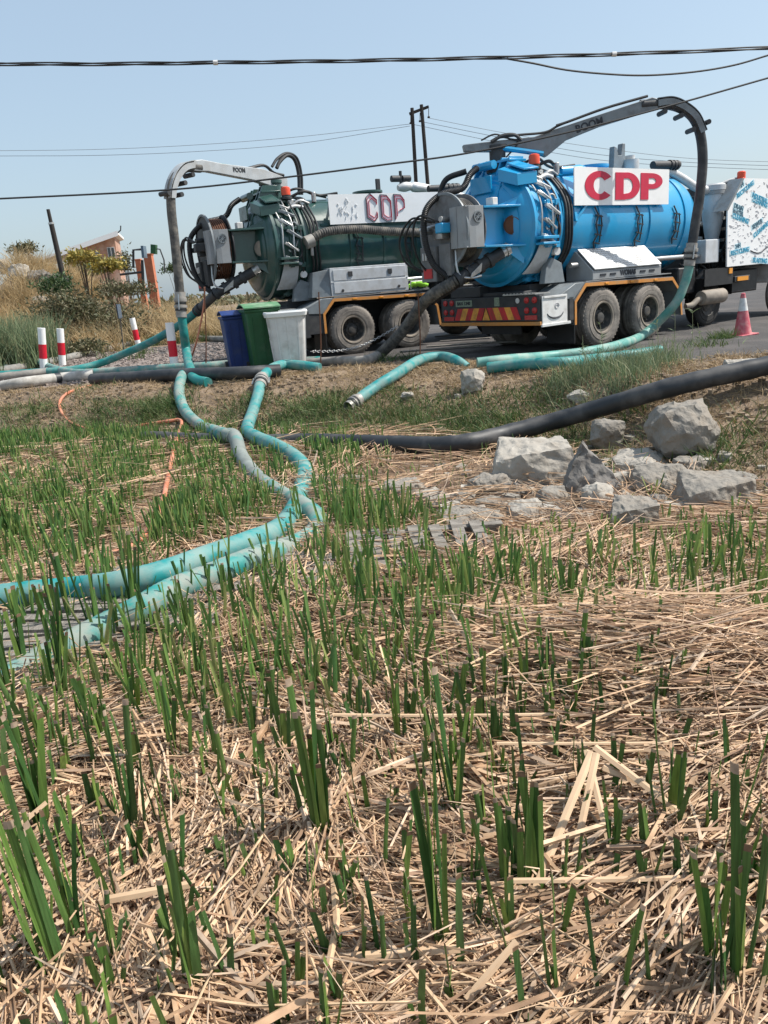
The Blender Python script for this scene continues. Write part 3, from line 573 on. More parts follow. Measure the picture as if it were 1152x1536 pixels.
    MB().lathe([(0, 0), (0, .045), (.008, .045)], (ub - .01, .52, .95), (1, 0, 0), 16).build('speed_disc', 'white_dirty', bp)
    b = MB().box((ub - .02, .1, 1.04), (ub + .36, .86, 1.06))
    for i in range(9): b.box((ub - .026, .16 + i * .08, 1.045), (ub - .021, .2 + i * .08, 1.075))
    part(b, 'rear_step', 'steel')
    part(MB().box((-1.2, .5, 1.03), (-1.55, 2.0, 1.1)).box((ub + .05, 1.5, 1.04), (ub + .3, 2.3, 1.22)), 'rear_crossmember', 'dark', bev=.01)
    if B:
        wp = part(MB().box((-1.63, -.012, .52), (-1.0, .006, 1.0)).box((-1.66, -.03, .50), (-.93, .0, .545)).box((-1.6, -.03, .965), (-1.03, .0, 1.0)), 'side_flap', 'white_dirty', bev=.004)
        P = [(-1.31 + .20 * math.cos(a), -.016, .72 + .09 * math.sin(a)) for a in np.linspace(math.pi * 1.02, math.pi * 1.98, 16)]; MB().tube(P, [.004 + .012 * math.sin(math.pi * i / 15) for i in range(16)], 6).build('swoosh_mark', 'ink', wp)
        P = [(-1.27 + .06 * math.cos(a) * (1 - a / 14), -.016, .82 + .06 * math.sin(a) * (1 - a / 14)) for a in np.linspace(0, 9, 24)]; MB().tube(P, .005, 5).build('rose_mark', 'print_grey', wp)
        part(MB().box((-.93, .0, .55), (-.82, .3, .94)), 'side_post', 'dark')
    else:
        part(MB().box((-1.6, -.006, .45), (-1.0, .01, .98)), 'side_flap', 'dark')
    # ---- top fittings
    part(MB().lathe([(0, 0), (0, .12), (.04, .12), (.05, .09), (.13, .09), (.15, .075), (.17, 0)], (-.98 if B else -.95, .70, zc + R * .96), (0, 0, 1), 20), 'beacon_base', 'dark')
    part(MB().lathe([(.05, .095), (.17, .095), (.20, .085), (.215, .05), (.22, 0)], (-.98 if B else -.95, .70, zc + R * .96 + .03), (0, 0, 1), 22), 'beacon', 'beacon')
    for i, (P, r_, m) in enumerate([([(-.8, .9, zc + R + .02), (-.5, .8, zc + R + .12), (-.1, .95, zc + R + .05), (.3, .9, zc + R + .08)], .03, 'black'), ([(-1., 1.1, zc + R + .05), (-.6, 1.0, zc + R + .2), (-.2, 1.1, zc + R + .1), (.1, 1.05, zc + R + .02)], .025, 'black'), ([(-.9, .62, zc + R * .82), (-.7, .6, zc + R * .92), (-.5, .62, zc + R * .86)], .03, 'steel'), ([(-1.05, .55, zc + .74), (-.85, .56, zc + .8), (-.65, .6, zc + .78)], .035, 'alu')]):
        part(MB().tube(catmull(P, 6), r_, 10), 'top_hose', m)
    part(MB().box((-.95, .64, zc + R * .8), (-.82, .8, zc + R * .95)).box((-.7, .6, zc + R * .82), (-.6, .74, zc + R * .95)).cyl((-.3, .8, zc + R * .9), (-.3, .8, zc + R + .1), .05, 12), 'valve_manifold', 'steel', bev=.01)
    part(MB().lathe([(0, .3), (.1, .3), (.12, .34), (.16, .34), (.18, .1), (.18, 0)], (1.2, 1.25, zc + R - .02), (0, 0, 1), 32), 'manhole', pt)
    # ---- forward equipment
    zt = 2.92
    part(MB().box((5.05, .18, 1.15), (6.35, 2.35, zt)), 'pump_house', 'dark', bev=.02)
    for i in range(6): part(MB().box((4.62, .45, 1.5 + i * .22), (5.05, .62, 1.56 + i * .22)), 'ladder_rung', 'steel')
    cp = part(MB().lathe([(2.87, 0), (2.87, .20), (2.84, .235), (2.74, .235), (2.73, .215), (2.22, .215), (1.62, .11), (1.55, .10), (1.55, 0)], (4.36, .58, 0), (0, 0, 1), 32), 'cyclone_filter', 'grey_box')
    MB().lathe([(2.66, .216), (2.66, .232), (2.73, .232), (2.73, .216)], (4.36, .58, 0), (0, 0, 1), 32).build('clamp_band', 'grey', cp)
    part(MB().tube(catmull([(2.7, .9, zc + R + .03), (3.1, .85, zc + R + .02), (3.5, .78, zc + R - .12), (3.85, .68, zc + R - .30), (4.2, .6, zc + R - .38)], 8), .085, 16), 'air_duct', 'alu')
    b = MB().tube([(2.5, .78, zc + R + .11), (3.3, .74, zc + R + .13)], .075, 16)
    for u in (3.0, 3.12, 3.22): b.tube([(u, .755, zc + R + .121), (u + .05, .752, zc + R + .123)], .095, 16)
    part(b, 'top_pipe', 'dark')
    b = MB()
    for i in range(4): b.cyl((3.45, .62, 1.5 + i * .3), (4.0, .62, 1.5 + i * .3), .045, 10)
    part(b, 'front_fitting', 'steel'); part(MB().box((4.42, .9, 1.1), (5.0, 2.2, 2.7)), 'front_bulkhead', 'black', bev=.02)
    part(MB().box((3.52, .2, 1.30), (4.02, .56, 1.76)), 'tank_box', 'grey_box', bev=.015)
    b = MB(); random.seed(3)
    for i in range(12):
        u, z = random.uniform(3.1, 4.6), random.uniform(.7, 1.5); b.tube(catmull([(u, .35, z), (u + random.uniform(-.3, .3), .3, z + random.uniform(-.2, .2)), (u + random.uniform(-.4, .4), .4, z + random.uniform(-.3, .3)), (u + random.uniform(-.4, .4), .5, z + random.uniform(-.3, .3))], 4), .022, 6)
    part(b, 'service_hose', 'black')
    part(MB().box((2.75, .3, .72), (3.35, .8, 1.25)), 'battery_tray', 'black', bev=.03); part(MB().box((4.5, .3, .62), (5.8, .85, 1.1)), 'fuel_tank', 'black', bev=.03)
    part(MB().strip([(3.36, .14, .62), (3.36, .14, .98), (3.55, .14, 1.16), (4.4, .14, 1.16), (4.48, .14, .98), (4.48, .14, .62)], [(3.36, .75, .62), (3.36, .75, .98), (3.55, .75, 1.16), (4.4, .75, 1.16), (4.48, .75, .98), (4.48, .75, .62)], (0, 0, .02)).box((3.4, .12, .84), (4.46, .16, 1.17)), 'front_mudguard', 'black'); part(MB().box((gl[0][0] + .06, .70, .42), (gl[-1][0] - .06, .72, 1.13)), 'arch_liner', 'black'); part(MB().box((gl[0][0] + .02, .02, .14), (gl[0][0] + .04, .66, .88)), 'mud_flap', 'black'); part(MB().box((ub + .3, .75, .35), (ub + .34, 1.75, .62)), 'spray_guard', 'black')
    part(MB().tube(catmull([(2.95, .25, .48), (3.1, .2, .5), (3.25, .18, .58), (3.35, .17, .6)], 5), .06, 14).lathe([(0, 0), (0, .13), (.03, .15), (.78, .15), (.8, .13), (.8, 0)], (3.34, .16, .62), (1, 0, 0), 28), 'silencer', 'rim')
    part(MB().box((4.55, .12, .86), (5.15, .3, .98)), 'step_rail', 'dark', bev=.01); part(MB().box((4.62, .1, .88), (5.05, .119, .965)), 'side_marker', 'amber'); part(MB().box((4.28, .1, 1.05), (4.4, .17, 1.16)), 'marker_lamp', 'amber')
    sp = part(MB().ngon([(4.64, .10, zt), (4.10, .10, 2.36), (4.18, .10, 1.19), (6.3, .10, 1.19), (6.3, .10, zt)], (0, .03, 0)), 'side_panel', 'white')
    MB().strip([(4.02, .085, 2.30), (4.58, .085, zt)], [(4.10, .085, 2.30), (4.66, .085, zt)], (0, .3, 0)).build('panel_edge', 'boom_grey', sp)
    if B:
        pr = lambda px, py: inv('b', px, py, v=.096)
        def word(px, py, s, sz, ang, m):
            p = pr(px, py); text('panel_print', s, sz, m, sp, p, (math.pi / 2, math.radians(-ang), 0), bold=.003)
        def tint(px, py, w_, h, ang):
            p = pr(px, py); b = MB(); c = math.cos(math.radians(ang)); s_ = math.sin(math.radians(ang)); ex, ez = Vector((c, 0, s_)) * w_ / 2, Vector((-s_, 0, c)) * h / 2; p = p + Vector((0, .002, 0)); b.ngon([p - ex - ez, p + ex - ez, p + ex + ez, p - ex + ez], (0, .0015, 0)); b.build('panel_tint', 'print_pale', sp, smooth=False)
        for px, py, s, sz, ang, tw in [(1113, 277, '24', .13, 24, .2), (1118, 284, 'RECYCLING', .125, 24, .75), (1140, 297, 'INDUSTRIAL', .115, -12, .75), (1140, 304, 'CLEANING', .125, -12, .7), (1108, 311, 'DRAIN', .12, -14, .42), (1107, 319, 'WATER', .12, -12, .42), (1111, 328, 'CLEANING', .13, -12, .7), (1136, 336, 'SEWER', .13, 20, .5), (1142, 344, 'CLEANING', .13, 24, .7), (1107, 369, '24H', .12, 8, .25), (1110, 377, 'RECYCLING', .13, 5, .8), (1140, 391, 'BLASTING', .13, -5, .7)]:
            word(px, py, s, sz, ang, 'print_dark' if len(s) < 6 else 'print_blue'); tint(px, py, tw, sz * .9, ang)
        b = MB()
        P = [pr(1126 + i * 2.2, 376 + (3.5 * math.sin(i / 9 * math.pi) if i < 9 else -(i - 8) * 1.6)) for i in range(13)]; MB().tube(P, .012, 6).build('swoosh_mark', 'ink', sp)
        random.seed(11)
        for i in range(260):                                    # small scribbled print all over the panel
            p = Vector((random.uniform(4.2, 6.2), .098, random.uniform(1.25, 2.85)))
            if p.x < 4.68 - (zt - p.z) * .05 and p.z > 2.3: continue
            a = random.uniform(-.5, .5); L_ = random.uniform(.02, .05); d = Vector((math.cos(a), 0, math.sin(a))) * L_; b.bar(p - d, p + d, .012, .002)
            if i % 2: b.bar(p - d * .6 + Vector((0, 0, -.025)), p + d * .8 + Vector((0, 0, -.025)), .01, .002)
        tag(b.build('panel_scribble', 'print_grey', sp), kind='stuff')
    part(MB().lathe([(0, 0), (0, .10), (.03, .10), (.04, .085), (.16, .085), (.18, .06), (.18, 0)], (5.12, .42, zt + .01), (0, 0, 1), 22), 'beacon', 'beacon')
    part(MB().tube(catmull([(4.4, .6, 2.8), (4.7, .55, 2.9), (5.0, .5, 2.96), (5.4, .6, 2.96)], 6), .035, 10), 'conduit', 'grey')
    # cab beyond the pump house
    cab = part(MB().ngon([(6.45, .1, .75), (8.3, .1, .75), (8.35, .1, 1.6), (8.1, .1, 2.75), (7.9, .1, 2.95), (6.5, .1, 2.95)], (0, 2.35, 0)), 'cab', 'white_dirty' if B else 'green', bev=.05)
    for v in (.085, 2.452): MB().ngon([(7.15, v, 1.75), (8.15, v, 1.75), (7.98, v, 2.55), (7.15, v, 2.55)], (0, .013, 0)).build('side_window', 'glass', cab)
    MB().hexa([(8.345, .3, 1.72), (8.345, 2.2, 1.72), (8.13, 2.2, 2.7), (8.13, .3, 2.7), (8.36, .3, 1.72), (8.36, 2.2, 1.72), (8.145, 2.2, 2.7), (8.145, .3, 2.7)]).build('windscreen', 'glass', cab)
    return tr, zc, R
def to_world(k, p):
    X, Y, th = T[k]; return Matrix.Translation((X, Y, 0)) @ Matrix.Rotation(th, 4, 'Z') @ Vector(p)
trB, zcB, RB = truck('b'); trG, zcG, RG = truck('g')

# ------------------------------------------------------------------ booms
def boom(k, tr, piv, dr, outline, thick, m, hose, arcp, lines, txt, colz):
    X, Y, th = T[k]; pl = (piv, dr); nrm = Vector((-dr[1], dr[0], 0)).normalized(); q = lambda px, py: inv(k, px, py, pl=pl)
    arm = MB().ngon([q(*p) - nrm * thick / 2 for p in outline], nrm * thick).build('boom', m, tr, bev=.012, ang=30)
    MB().lathe([(colz, 0), (colz, .2), (colz + .05, .2), (colz + .06, .14), (colz + .36, .14), (colz + .38, .17), (colz + .44, .17), (colz + .44, 0)], (piv[0], piv[1], 0), (0, 0, 1), 28).build('boom_column', 'dark' if k == 'b' else 'green', tr)
    for P, r_, mm in lines: MB().tube(catmull([q(*p) - nrm * (thick / 2 + .02) for p in P], 5), r_, 8).build('hydraulic_line', mm, arm)
    hp = [q(*p) for p in hose]; hs = MB().tube(catmull(hp, 8), .085, 18).build('boom_hose', 'corrugated' if k == 'g' else 'pipe_black', tr)
    A = [q(*p) for p in arcp]; C = catmull(A, 6); n = len(C); b = MB()     # saddle-shaped hose guide over the bend
    up = [(C[min(i + 1, n - 1)] - C[max(i - 1, 0)]).normalized() for i in range(n)]; ctr = q(*txt[3])
    for sgn in (-1, 1):
        o1 = [c + (c - ctr).normalized() * .07 + nrm * sgn * .09 for c in C]; o2 = [c - (c - ctr).normalized() * .03 + nrm * sgn * .09 for c in C]; b.strip(o1, o2, nrm * .012 * sgn)
    b.strip([c + (c - ctr).normalized() * .092 - nrm * .10 for c in C], [c + (c - ctr).normalized() * .092 + nrm * .10 for c in C], (0, 0, .012))
    g = b.build('hose_guide', m, tr)
    for i, s in ((3, -1), (n // 2, -1), (n - 4, -1), (n - 3, 1)):
        p = C[i] + (C[i] - ctr).normalized() * (.135 * s + (.02 if s > 0 else 0)); MB().cyl(p - nrm * .13, p + nrm * .13, .042, 14).build('roller', 'dark', g)
    (px, py), s, sz, _ = txt; p = q(px, py) - nrm * (thick / 2 + .004)
    ang = math.atan2(dr[1], dr[0]); flip = 0 if k == 'b' else math.pi
    e = q(px + 15, py - (5.2 if k == 'b' else -1.2)) - q(px, py); sl = math.atan2(e.z, math.hypot(e.x, e.y))
    t = text('boom_lettering', s, sz, 'ink' if k == 'b' else 'dark', arm, p, (0, 0, 0), bold=.004)
    ex = e.normalized(); ez = (Vector((0, 0, 1)) - ex * ex.z).normalized(); ey = ez.cross(ex); t.matrix_local = Matrix.Translation(q(px, py) - ey * (thick / 2 + .004)) @ Matrix((ex, ez, ex.cross(ez))).transposed().to_4x4()
    return hp, q, nrm, arm
dB = Vector((.86, -.51, 0)); hB, qB, nB, armB = boom('b', trB, (-1.3, 1.25), (dB.x, dB.y), [(694, 218), (742, 212), (800, 206), (830, 195), (900, 172), (976, 147), (985, 149), (985, 164), (900, 190), (848, 211), (836, 221), (818, 236), (800, 228), (742, 228), (696, 228)], .14, 'boom_grey',
    [(960, 158), (990, 156), (1016, 160), (1038, 174), (1050, 200), (1054, 240), (1050, 290), (1043, 335), (1038, 368)], [(984, 158), (1005, 156), (1024, 164), (1040, 178), (1050, 200)],
    [([(832, 190), (850, 184), (905, 164), (968, 146)], .022, 'black'), ([(745, 208), (775, 204), (815, 200), (835, 190), (860, 180)], .02, 'black'), ([(740, 222), (770, 226), (812, 232)], .045, 'blue'), ([(720, 212), (740, 203), (760, 209), (775, 215), (755, 240)], .014, 'black'), ([(735, 214), (752, 205), (770, 204), (780, 212)], .03, 'dark')], ((882, 189), 'BOOM', .17, (985, 235)), 3.1)
pG = (-1.04, 1.1); wG = to_world('g', (*pG, 0)); gT = Vector((-3.45, 15.2, 0)); dw = (gT - wG).normalized(); cG, sG = math.cos(T['g'][2]), math.sin(T['g'][2]); dG = (dw.x * cG + dw.y * sG, -dw.x * sG + dw.y * cG)
hG, qG, nG, armG = boom('g', trG, pG, dG, [(287, 241), (300, 240), (330, 246), (392, 254), (428, 268), (428, 282), (402, 279), (378, 271), (310, 258), (288, 257)], .14, 'boom_white',
    [(300, 252), (278, 252), (264, 265), (257, 285), (257, 315), (262, 360), (267, 410), (270, 440)], [(288, 250), (275, 254), (265, 266), (259, 282), (257, 298)],
    [([(308, 241), (340, 246), (368, 250)], .022, 'teal'), ([(375, 252), (400, 247), (415, 258), (430, 262)], .03, 'black'), ([(395, 275), (420, 285), (430, 300)], .05, 'dark')], ((355, 256), 'BOOM', .11, (290, 300)), 3.2)
MB().tube(catmull([qG(415, 252), qG(420, 242), qG(431, 233), qG(442, 240), qG(448, 262), qG(449, 292)], 8), .04, 10).build('loop_hose', 'black', trG)
MB().tube(catmull([qG(408, 250), qG(416, 238), qG(430, 230), qG(445, 237), qG(452, 262), qG(453, 292)], 8), .03, 10).build('loop_hose', 'black', trG)
# boom rest on the blue tank, fittings on the green tank
p = inv('b', 925, 250, v=1.25); MB().ngon([(p.x - .18, 1.2, p.z - .15), (p.x + .2, 1.2, p.z - .15), (p.x + .2, 1.2, p.z + .42), (p.x + .12, 1.2, p.z + .42), (p.x + .08, 1.2, p.z + .2), (p.x - .02, 1.2, p.z + .2), (p.x - .06, 1.2, p.z + .34), (p.x - .14, 1.2, p.z + .36)], (0, .12, 0)).build('boom_rest', 'boom_grey', trB, bev=.01)
MB().cyl((p.x + .35, 1.2, p.z - .1), (p.x + .35, 1.2, p.z + .12), .18, 20).cyl((p.x + .35, 1.2, p.z + .12), (p.x + .35, 1.2, p.z + .2), .1, 16).build('relief_valve', 'alu', trB)
MB().lathe([(0, 0), (.06, .1), (.5, .12), (.6, .1), (.66, .05)], inv('b', 835, 258, v=1.0), (1, -.2, 0), 20).build('pressure_pipe', 'blue', trB)
a, c = inv('g', 597, 282, v=1.2), inv('g', 650, 286, v=1.2); MB().tube(catmull([a, a.lerp(c, .3) + Vector((0, 0, .05)), a.lerp(c, .7) + Vector((0, 0, .03)), c], 6), [.06 + .05 * math.sin(math.pi * min(1, i / 8)) if i < 8 else .11 for i in range(19)], 16).build('vent_silencer', 'alu', trG)
p = inv('g', 601, 268, v=1.2); MB().lathe([(-.1, 0), (-.1, .07), (.1, .07), (.1, 0)], p - Vector((.14, 0, 0)), (1, 0, 0), 16).lathe([(-.1, 0), (-.1, .07), (.1, .07), (.1, 0)], p + Vector((.14, 0, 0)), (1, 0, 0), 16).cyl(p - Vector((0, 0, .2)), p + Vector((0, 0, .16)), .035, 10).build('relief_valve', 'dark', trG)
p = inv('g', 568, 290, v=1.0); MB().box((p.x - .05, .98, p.z - .1), (p.x + .05, 1.04, p.z + .3)).build('lamp_post', 'dark', trG, bev=.01)
# suction hose on the green tank flank
P = [inv('g', *p, v=v) for p, v in [((466, 362), .18), ((478, 352), .12), ((500, 346), .1), ((540, 344), .1), ((580, 347), .12), ((630, 349), .16), ((690, 350), .2)]]
corrug(P, .085, .05, .12).build('flank_hose', 'corrugated', trG)
MB().tube([P[0] + Vector((-.12, .0, -.03)), P[0] + Vector((.05, 0, .02))], .13, 18).bar(P[0] + Vector((0, -.02, -.28)), P[0] + Vector((.02, 0, .08)), .05, .05).build('hose_socket', 'coupling', trG)
# ------------------------------------------------------------------ hoses and pipes
W_ = to_world
def hose(P, r, m, label, name='suction_hose', cat='hose', group=None, n=7, corr=None, flat=None):
    P = [Vector(p) for p in P]; o = P[0].copy(); Q = catmull(P, n); b = corrug(P, r, *corr) if corr else corrug(P, r, .045, .028) if m.startswith('teal') else MB().tube(Q, [r * (1 + .03 * math.sin(i * 1.7 + r * 50) + .02 * math.sin(i * .63)) for i in range(len(Q))], 20)
    return tag(b.build(name, m, origin=o), label, cat, group)
def coupling(hs, a, d, r=.095, L=.34, lever=True):
    """cam-lock coupling as a part of the hose hs (world coordinates)"""
    a = Vector(a); d = Vector(d).normalized(); o = hs.location; x, y, _ = frame(d); b = MB()
    prof = [(0, r * .9), (0, r), (L * .22, r), (L * .22, r * 1.18), (L * .3, r * 1.22), (L * .38, r * 1.18), (L * .4, r * .98), (L * .5, r * .98), (L * .52, r * 1.22), (L * .62, r * 1.22), (L * .64, r), (L, r), (L, r * .9)]
    b.lathe(prof, a - o, d, 24); c = b.build('coupling', 'coupling', hs)
    b = MB().lathe([(L * .42, r * 1.0), (L * .42, r * 1.1), (L * .48, r * 1.1), (L * .48, r)], a - o, d, 24).lathe([(L * .66, r), (L * .66, r * 1.12), (L * .74, r * 1.12), (L * .74, r)], a - o, d, 24); b.build('seal_ring', 'black', c)
    if lever:
        b = MB()
        for s in (-1, 1): b.bar(a - o + x * s * r * 1.25 + d * L * .1, a - o + x * s * r * 1.35 + d * L * .7, .03, .02)
        b.build('cam_lever', 'steel', c)
    return c
H = lambda px, py, off=.09: hit(px, py, off)
Rh = .083
# hose under the blue boom, sweeping down to the bank
top = W_('b', hB[-1]); P = [top, W_('b', qB(1034, 398)), W_('b', qB(1027, 425)), W_('b', qB(1011, 458)), H(968, 500, .12), H(930, 517), H(880, 528), H(820, 535), H(760, 540), H(716, 545)]
hs = hose(P, Rh, 'teal_pale', 'pale green hose hanging from the blue truck boom and sweeping along the bank'); coupling(hs, P[0] + Vector((0, 0, .04)), P[1] - P[0], .10, .40)
hose([H(732, 552), H(780, 547), H(850, 544), H(900, 538), H(945, 533), H(990, 526)], Rh, 'teal', 'dark teal hose lying beneath the pale green hose behind the bank grass')
P = [H(700, 552, -.02), H(684, 541, .06), H(662, 535, .14), H(630, 540, .12), H(595, 561, .10), H(560, 583, .09), H(533, 603, .08)]
hs = hose(P, Rh, 'teal_clean', 'short bright teal hose draped over the grassy bank with an open metal end'); coupling(hs, P[-1] - (P[-1] - P[-2]).normalized() * .1, P[-1] - P[-2], .085, .26, False)
# hose under the green boom
top = W_('g', hG[-1]); P = [top, W_('g', qG(272, 470)), W_('g', qG(276, 500)), W_('g', qG(280, 530)), H(286, 556, .12), H(293, 569), H(312, 574, .06)]
hs = hose(P, Rh, 'teal', 'teal hose hanging straight down from the pale boom of the green truck'); coupling(hs, P[0] + Vector((0, 0, .02)), P[1] - P[0], .10, .46)
P = [H(286, 572, .02), H(278, 560, .10), H(271, 570, .12), H(269, 592), H(278, 617), H(300, 638, .13), H(325, 648, .19), H(350, 655, .22)]
hose(P, Rh, 'teal_dusty', 'dusty teal hose dropping over the bank below the vertical boom hose')
a = W_('g', (-2.62, .98, zcG - .80)); P = [a, aty(300, 463, 16.9), aty(270, 487, 17.2), aty(230, 511, 17.6), aty(190, 529, 17.9), aty(150, 545, 18.0), H(112, 554), H(60, 558), H(0, 562), H(-50, 566)]
hs = hose(P, Rh, 'teal', 'long teal hose slanting from the green truck rear down to the left edge'); MB().tube([Vector((0, 0, 0)), P[1] - a], .095, 16).build('black_sleeve', 'pipe_black', hs)
MB().tube([(P[1] - a) * .93, (P[1] - a) * 1.12], .115, 18).tube([(P[1] - a) * 1.18, (P[1] - a) * 1.24], .112, 18).build('coupling', 'dark', hs)
hose([H(8, 553), H(18, 545, .12), H(36, 538, .2), H(54, 540, .18), H(76, 551, .1), H(112, 559, .09), H(170, 557), H(250, 552), H(310, 549), H(350, 546), H(480, 541)], Rh, 'teal_dusty', 'grey teal hose humped behind the two left marker posts')
hose([H(-40, 560), H(0, 556), H(45, 548), H(95, 538), H(140, 528), H(180, 519), H(220, 512), H(265, 508), H(310, 508), H(345, 509)], .10, 'pipe_dusty', 'long dusty black pipe on the gravel behind the marker posts', 'ground_pipe', 'pipe')
def open_pipe(P, r, m, label, name='ground_pipe', band=None):
    P = [Vector(p) for p in P]; o = P[0].copy(); Q = catmull(P, 6); b = MB().tube(Q, r, 22, False); b.tube([Q[1], Q[0]], r * .86, 22, False)
    x, y, d = frame(Q[1] - Q[0]); V = []
    b.lathe([(0, r * .86), (0, r)], Q[0], d, 22); p = tag(b.build(name, m, origin=o), label, 'pipe')
    if band: i = int(len(Q) * band); MB().tube([Q[i] - o, Q[i + 1] - o], r * 1.04, 22, False).build('tape_band', 'pipe_black', p)
    return p
open_pipe([H(4, 579, .1), H(40, 573, .1), H(90, 567, .1), H(140, 562, .1)], .10, 'pipe_pale', 'pale grey pipe with a broken open end at the left edge of the bank', band=.62)
hose([H(-40, 568), H(0, 565), H(40, 561), H(72, 557)], .085, 'pipe_dusty', 'grey plastic pipe lying behind the pale broken pipe', 'ground_pipe', 'pipe')
open_pipe([H(139, 569, .1), H(200, 566, .1), H(270, 562, .1), H(350, 560, .1), H(420, 556, .1)], .105, 'pipe_black', 'black pipe with its open end beside the orange hose on the bank', band=.12)
# big black pipe across the bank to the right
P = [H(215, 657, .10), H(330, 662, .10), H(400, 663, .09), H(450, 662, .10), H(560, 665, .13), H(640, 668, .15), H(700, 664, .16), H(760, 650, .17), H(830, 632, .22), H(900, 612, .26), H(980, 588, .26), H(1060, 568, .24), H(1130, 553, .2), H(1200, 538, .2)]
hose(P, .098, 'pipe_black', 'thick black pipe climbing from the marsh edge past the rocks to the right', 'ground_pipe', 'pipe')
hose([H(455, 722, .04), H(500, 720, .05), H(545, 722, .03)], .06, 'pipe_dusty', 'short dusty pipe half buried at the foot of the bank', 'ground_pipe', 'pipe')
# corrugated suction hose behind the blue truck
a = W_('b', (-2.62, .98, zcB - .80)); P = [a, aty(652, 440, 13.6), aty(632, 458, 13.9), aty(612, 487, 14.3), aty(590, 512, 14.6), H(568, 533, .1), H(545, 541, .1), H(500, 542, .08), H(455, 545, .06), H(420, 548, .03)]
hs = hose(P[:6], .10, 'corrugated', 'black ribbed suction hose running from the blue truck rear to the ground', corr=(.05, .1)); hose(P[5:], .085, 'pipe_dusty', 'dusty grey hose lying on the ground below the green truck wheels')
MB().tube([Vector((0, 0, 0)), (P[2] - P[0]) * .75], .115, 18).build('black_sleeve', 'black', hs)
# bright hose over the bank and into the marsh
PZ = .20
P = [H(480, 552, .06), H(450, 548, .12), H(425, 547, .14), H(405, 555, .12), H(392, 570, .10), H(387, 592, .10), H(379, 618), H(371, 645, .18), H(386, 657, .21), H(412, 668, .18), H(440, 684, .12), H(456, 704), H(452, 735), H(440, 768), H(416, 795, .13), H(372, 814, PZ), H(310, 836, PZ), H(262, 854, .23), H(215, 868, .23), H(160, 879, .23), H(105, 885, PZ), H(50, 890, PZ), H(0, 896, PZ), H(-60, 908, PZ)]
hs = hose(P, Rh, 'teal_clean', 'bright teal hose winding from beside the white bin to the left edge', n=8); coupling(hs, P[4] - (P[5] - P[4]).normalized() * .12, P[5] - P[4], .095, .40)
P = [H(338, 652, .20), H(352, 655, .22), H(362, 685, .14), H(386, 717), H(420, 741), H(452, 758), H(474, 776), H(474, 797), H(446, 817), H(404, 830, .16), H(360, 846, PZ), H(306, 868, PZ), H(255, 888, PZ), H(218, 910, .22), H(180, 930, .17), H(140, 950, .15), H(95, 974, .13), H(45, 1002, .10), H(-30, 1045, .07)]
hs = hose(P, Rh, 'teal_dusty', 'grey dusted teal hose winding below the bright hose over the pallets', n=8)
hs.data.materials[0] = M['hose_grey']
hs.data.materials.append(M['teal_dusty'])
cut = len(hs.data.polygons) * .36
hs.data.polygons.foreach_set('material_index', [0 if i < cut else 1 for i in range(len(hs.data.polygons))])
0 and hose([H(-60, 908, PZ), H(0, 896, PZ), H(60, 888, PZ), H(105, 884, PZ), H(140, 886, .17), H(165, 890, .1)], Rh, 'teal_clean', 'bright teal hose entering from the left edge onto the pallets')
0 and hose([H(182, 922, .10), H(150, 942, .12), H(115, 962, .12), H(70, 985, .10), H(25, 1012, .08), H(-30, 1045, .06)], .075, 'teal_dusty', 'teal hose sloping down among reeds at the lower left pallets')
# orange water hose
hose([H(300, 552, .03), H(262, 556, .03), H(215, 562, .03), H(185, 570, .02), H(140, 578, .02), H(105, 588, .02), H(90, 602, .02), H(93, 620, .02), H(112, 637, .02), H(150, 646, .02), H(200, 640, .0), H(250, 632, .05), H(272, 632, .10), H(262, 668, .12), H(252, 715, .12), H(243, 755, .12), H(228, 785, .12), H(205, 815, .12), H(165, 832, .10), H(140, 850, .03)], .024, 'orange_hose', 'thin orange hose looping over the bank and down into the reeds', 'water_hose', n=8)
hose([aty(307, 430, 16.4), aty(306, 455, 16.4), aty(300, 490, 16.5), aty(292, 522, 16.6), H(283, 545, .03)], .018, 'orange_hose', 'thin red hose hanging below the rear of the green truck', 'water_hose')

# ------------------------------------------------------------------ bins, posts, cone
def wheelie(px, Y, w_, d, h, rz, mb, ml, label, open_lid=False):
    p = aty(px, 552, Y); z = float(terr(p.x, p.y)); t = empty('wheelie_bin', (p.x, p.y, z), rz); tag(t, label, 'bin')
    q = lambda s, zz: [(-w_ / 2 * s, -d / 2 * s, zz), (w_ / 2 * s, -d / 2 * s, zz), (w_ / 2 * s, d / 2 * s, zz), (-w_ / 2 * s, d / 2 * s, zz)]
    MB().hexa(q(.78, .03) + q(1, h)).build('body', mb, t, bev=.03)
    b = MB().hexa(q(1.06, h - .05) + q(1.08, h)); b.build('rim', mb, t, bev=.012)
    b = MB(); n = 8
    A = [(-w_ * .55, -d * .58 + d * 1.2 * i / n, h + .012 + .07 * math.sin(math.pi * i / n)) for i in range(n + 1)]; b.strip(A, [(w_ * .55, y, zz) for _, y, zz in A], (0, 0, .02)); b.build('lid', ml, t)
    b = MB().cyl((-w_ * .4, d * .62, h - .02), (w_ * .4, d * .62, h - .02), .018, 10); b.build('handle', mb, t)
    for s in (-1, 1): MB().cyl((s * w_ * .5, d * .42, .1), (s * w_ * .38, d * .42, .1), .1, 18).build('wheel', 'black', t)
    for s in (-.3, 0, .3): MB().bar((s * w_, -d * .395, .1), (s * w_, -d * .497, h - .12), .02, .012).build('rib', mb, t)
    return t
wheelie(362, 14.3, .50, .58, 1.0, .30, 'bin_blue', 'bin_blue', 'dark blue wheeled bin at the left of the three bins')
gb = wheelie(398, 14.0, .58, .66, 1.06, .32, 'bin_green', 'bin_lid', 'green wheeled bin with pale lid between the blue and white bins')
b = MB(); random.seed(5)
